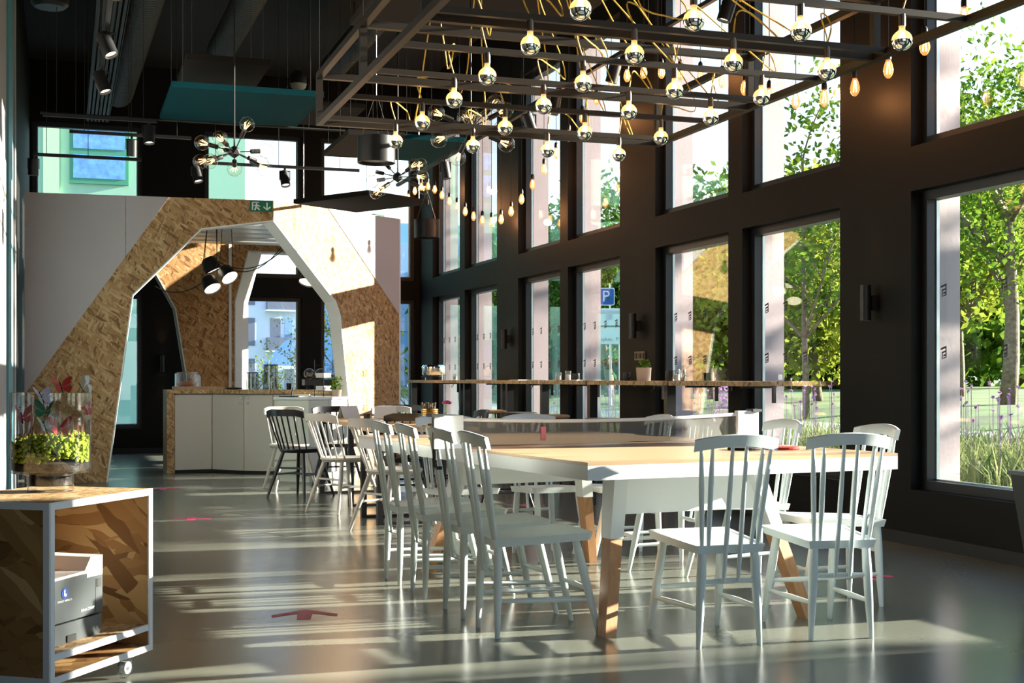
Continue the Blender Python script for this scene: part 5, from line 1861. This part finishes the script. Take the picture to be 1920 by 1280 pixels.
# unseen trees added right of the view to dapple the sun through the windows
for i, (x, y_, h, cr_, nl) in enumerate(((17.5, 3.5, 8.0, 1.1, 150), (19.0, 7.0, 8.6, 1.2, 170), (18.0, 9.7, 8.0, 1.1, 150), (20.0, 12.4, 8.6, 1.2, 170), (19.5, 15.4, 7.6, 1.3, 150), (13.0, 7.3, 6.0, 0.6, 60), (13.0, 9.2, 5.6, 0.6, 60), (14.0, 11.0, 5.6, 0.6, 60))):
    tree(x, y_, h, cr_, 'unseen loose-leaved tree added right of the view to dapple sun, %s in its row' % ordn(i), 'leaf', nl, 0.10, 0.22, 0.12, group='unseen trees added to dapple the sun')

# ornamental grasses and flowers under the windows
def grasses(x0, x1, y0, y1, n, h, label, m='grass', name='ornamental_grass'):
    g = MB()
    for k in range(n):
        x = random.uniform(x0, x1); y_ = random.uniform(y0, y1)
        b_ = Vector((x, y_, gz(x)))
        hh = h * random.uniform(0.6, 1.15)
        a = random.random() * 6.283
        o = Vector((math.cos(a), math.sin(a), 0)) * hh * random.uniform(0.15, 0.55)
        s_ = Vector((-math.sin(a), math.cos(a), 0)) * 0.006
        m_ = b_ + o * 0.35 + Vector((0, 0, hh * 0.7))
        tp = b_ + o + Vector((0, 0, hh * 0.92))
        g.quad([b_ - s_, b_ + s_, m_ + s_, m_ - s_])
        g.quad([m_ - s_, m_ + s_, tp + s_ * 0.3, tp - s_ * 0.3])
    return tag(g.build(name, M[m], None, recalc=False), label, 'grass', kind='stuff')
grasses(6.0, 8.8, 7.2, 10.5, 5200, 0.62, 'dense arching ornamental grass bed outside the nearest windows')
grasses(6.0, 8.8, 10.5, 16.0, 4200, 0.60, 'arching ornamental grass bed outside the middle windows')
grasses(6.0, 9.0, 16.0, 24.0, 3000, 0.52, 'arching ornamental grass bed outside the far windows')
g = MB()
for k in range(260):
    x = random.uniform(6.2, 9.0); y_ = random.uniform(7.4, 18.0)
    p = Vector((x, y_, gz(x) + random.uniform(0.75, 1.05)))
    for q in range(3):
        u = Vector((random.uniform(-1, 1), random.uniform(-1, 1), random.uniform(-1, 1))).normalized() * 0.02
        v = Vector((random.uniform(-1, 1), random.uniform(-1, 1), random.uniform(-1, 1))).normalized() * 0.02
        g.quad([p - u, p - v, p + u, p + v])
    g.quad([(p.x - 0.003, p.y, gz(x)), (p.x + 0.003, p.y, gz(x)), p + Vector((0.003, 0, 0)), p - Vector((0.003, 0, 0))])
tag(g.build('verbena_flowers', M['mauve'], None, recalc=False), 'tall mauve verbena flowers above the grasses outside', 'flowers', kind='stuff')
# white planter box
pb = thing('planter_box', 'white cube planter with purple flowers outside the third window', 'planter', (7.55, 13.95, gz(7.55)))
g = MB()
g.box(-0.22, 0.22, -0.22, 0.22, 0, 0.72)
g.build('box', M['white'], pb)
g = MB()
for k in range(160):
    p = Vector((random.uniform(-0.22, 0.22), random.uniform(-0.22, 0.22), 0.74 + random.random() * 0.26))
    u = Vector((random.uniform(-1, 1), random.uniform(-1, 1), random.uniform(-1, 1))).normalized() * 0.03
    v = Vector((random.uniform(-1, 1), random.uniform(-1, 1), random.uniform(-1, 1))).normalized() * 0.03
    g.quad([p - u, p - v, p + u, p + v])
g.build('flowers', M['mauve'], pb, recalc=False)

# parking sign with notice board
px_, py_ = brg(1136, 34)
ps = thing('parking_sign', 'blue parking sign with a white P above a pale notice board on a post', 'sign', (px_, py_, gz(px_)), -math.atan(840 / 2480) - 0.07)
zs = 1.08 + (710 - 556) * 34 / 2480 - gz(px_)
hs = 0.215
MB().rod((0.12, 0.05, 0), (0.12, 0.05, zs + 0.34), 0.035, n=10).build('post', M['steel'], ps)
g = MB()
def rrect(w_, h_, r, n=5):
    r_ = []
    for cx, cz, a0 in ((w_ - r, h_ - r, 0), (-w_ + r, h_ - r, 90), (-w_ + r, -h_ + r, 180), (w_ - r, -h_ + r, 270)):
        for i in range(n + 1):
            a = math.radians(a0 + 90 * i / n)
            r_.append((cx + r * math.cos(a), cz + r * math.sin(a)))
    return r_
g.prism(rrect(hs + 0.012, hs + 0.012, 0.05), lambda q, k: (q[0], -0.012 + 0.024 * k, zs + q[1]))
g.build('rim', M['signw'], ps)
g = MB()
g.prism(rrect(hs - 0.012, hs - 0.012, 0.04), lambda q, k: (q[0], -0.016 + 0.004 * k, zs + q[1]))
g.build('sign_plate', M['signblue'], ps)
text_mesh('P', 0.40, 'letter', M['signw'], ps, Matrix.Translation((0, -0.017, zs)) @ RX, 0.002)
bw_ = 0.62
ph = lambda yy: 1.08 + (710 - yy) * 34 / 2480 - gz(px_)
MB().box(-0.21, -0.21 + bw_, -0.015, 0.015, ph(645), ph(578)).build('notice_board', M['board'], ps)
MB().box(-0.21, -0.21 + bw_, -0.02, -0.015, ph(613), ph(610)).build('divider', M['ink'], ps)
text_mesh('sykes.  P', 0.13, 'lettering', M['ink'], ps, Matrix.Translation((0.10, -0.017, ph(636))) @ RX, 0.001)
MB().rod((0.36, 0.05, 0), (0.36, 0.05, ph(578)), 0.03, n=8).build('post', M['steel'], ps)

# ---- buildings beyond the far wall
def bld(name, label, x0, x1, y0, y1, h, m):
    t = thing(name, label, 'building', (x0, y0, -0.03))
    MB().box(0, x1 - x0, 0, y1 - y0, 0, h).build('wall', M[m], t)
    return t
mb = bld('mint_building', 'mint green building close beyond the far windows', -9.0, 4.1, 32.0, 40.0, 11.0, 'mint')
def onmint(x, z, wx, wz, m, name='window', d=0.03, par=None, yy=0.0):
    return MB().box(x + 9.0, x + 9.0 + wx, yy - d, yy, z, z + wz).build(name, M[m], par or mb)
onmint(-0.45, 5.0, 0.35, 3.4, 'mintl', 'pilaster', 0.10)
wf = onmint(0.12, 5.60, 1.30, 1.62, 'bgreen', 'window', 0.06)
MB().box(9.2, 10.34, -0.075, -0.061, 5.72, 6.26).build('curtain', M['bluecurt'], wf)
MB().box(9.2, 10.34, -0.075, -0.061, 6.40, 7.14).build('curtain', M['bluecurt'], wf)
onmint(2.6, 4.4, 0.45, 3.4, 'tealw', 'teal_panel', 0.05)
for zz in (0.3, 3.0):
    for xx in (-1.2, 0.4, 2.0, 3.1):
        wq = onmint(xx, zz + 0.3, 0.8, 1.5, 'bgreen', 'window', 0.05)
        MB().box(xx + 9.07, xx + 9.73, -0.065, -0.051, zz + 0.37, zz + 1.73).build('pane', M['aptd'], wq)
ap = bld('white_apartment_block', 'far white apartment block with dark balconies seen through the kiosk', 11.6, 17.4, 92.0, 100.0, 9.0, 'apt')
def onap(x, z, wx, wz, m, name, d=0.15, par=None):
    return MB().box(x, x + wx, -d, 0, z, z + wz).build(name, M[m], par or ap)
for z in (0.6, 3.4, 6.2):
    onap(0.35, z, 0.5, 1.9, 'aptd', 'window', 0.06)
    onap(1.9, z, 0.7, 1.9, 'aptd', 'window', 0.06)
    onap(2.9, z + 0.3, 0.5, 1.6, 'aptb', 'window', 0.06)
    o = onap(1.6, z - 0.35, 2.2, 0.9, 'aptd', 'balcony', 0.9)
    MB().box(1.5, 3.9, -0.95, 0, z - 0.45, z - 0.35).build('balcony_slab', M['apt'], o)
onap(4.3, 0, 0.5, 8.4, 'aptb', 'glass_strip', 0.1)
for z in (1.5, 4.2, 6.9):
    onap(4.0, z, 1.0, 0.25, 'apt', 'balcony_slab', 0.8)
hs_ = bld('gabled_house', 'pale gabled house with grey roof in front of the apartment block', 12.2, 15.0, 80.0, 86.0, 1.9, 'apt')
MB().prism([(-0.2, 1.9), (1.4, 3.6), (3.0, 1.9)], lambda q, k: (q[0], 0.0 + 6.0 * k, q[1])).build('roof', M['aptb'], hs_)
for xx in (0.4, 1.7):
    f = MB().box(xx, xx + 0.6, -0.08, 0, 0.4, 1.7).build('window', M['aptd'], hs_)
bb_ = bld('blue_building', 'bright blue building at the right end of the far windows', 12.0, 24.0, 62.0, 72.0, 8.6, 'bluebld')
for i in range(6):
    for z in (0.8, 3.4, 6.0):
        f = MB().box(0.8 + 1.9 * i, 1.8 + 1.9 * i, -0.06, 0, z, z + 1.6).build('window', M['aptb'], bb_)
for (px, d, h, cr_, lab, lf, nl) in ((632, 27, 4.6, 0.8, 'small yellow-green tree outside the window right of the kiosk opening', 'leafy', 900),
                                     (764, 26, 3.2, 0.35, 'thin pale-stemmed young tree at the far right corner window', 'leafy', 120),
                                     (478, 30, 2.6, 0.6, 'bare shrub with orange leaves in front of the apartment block', 'leafy', 260),
                                     (505, 34, 2.9, 0.7, 'feathery shrub in the middle of the kiosk window', 'leafy', 380),
                                     (553, 40, 3.4, 0.6, 'narrow dark green shrub at the right of the kiosk window', 'leafd', 700)):
    x, y_ = brg(px, d)
    tree(x, y_, h, cr_, lab, lf, nl, 0.03, 0.15, 0.045, z0=-0.03)
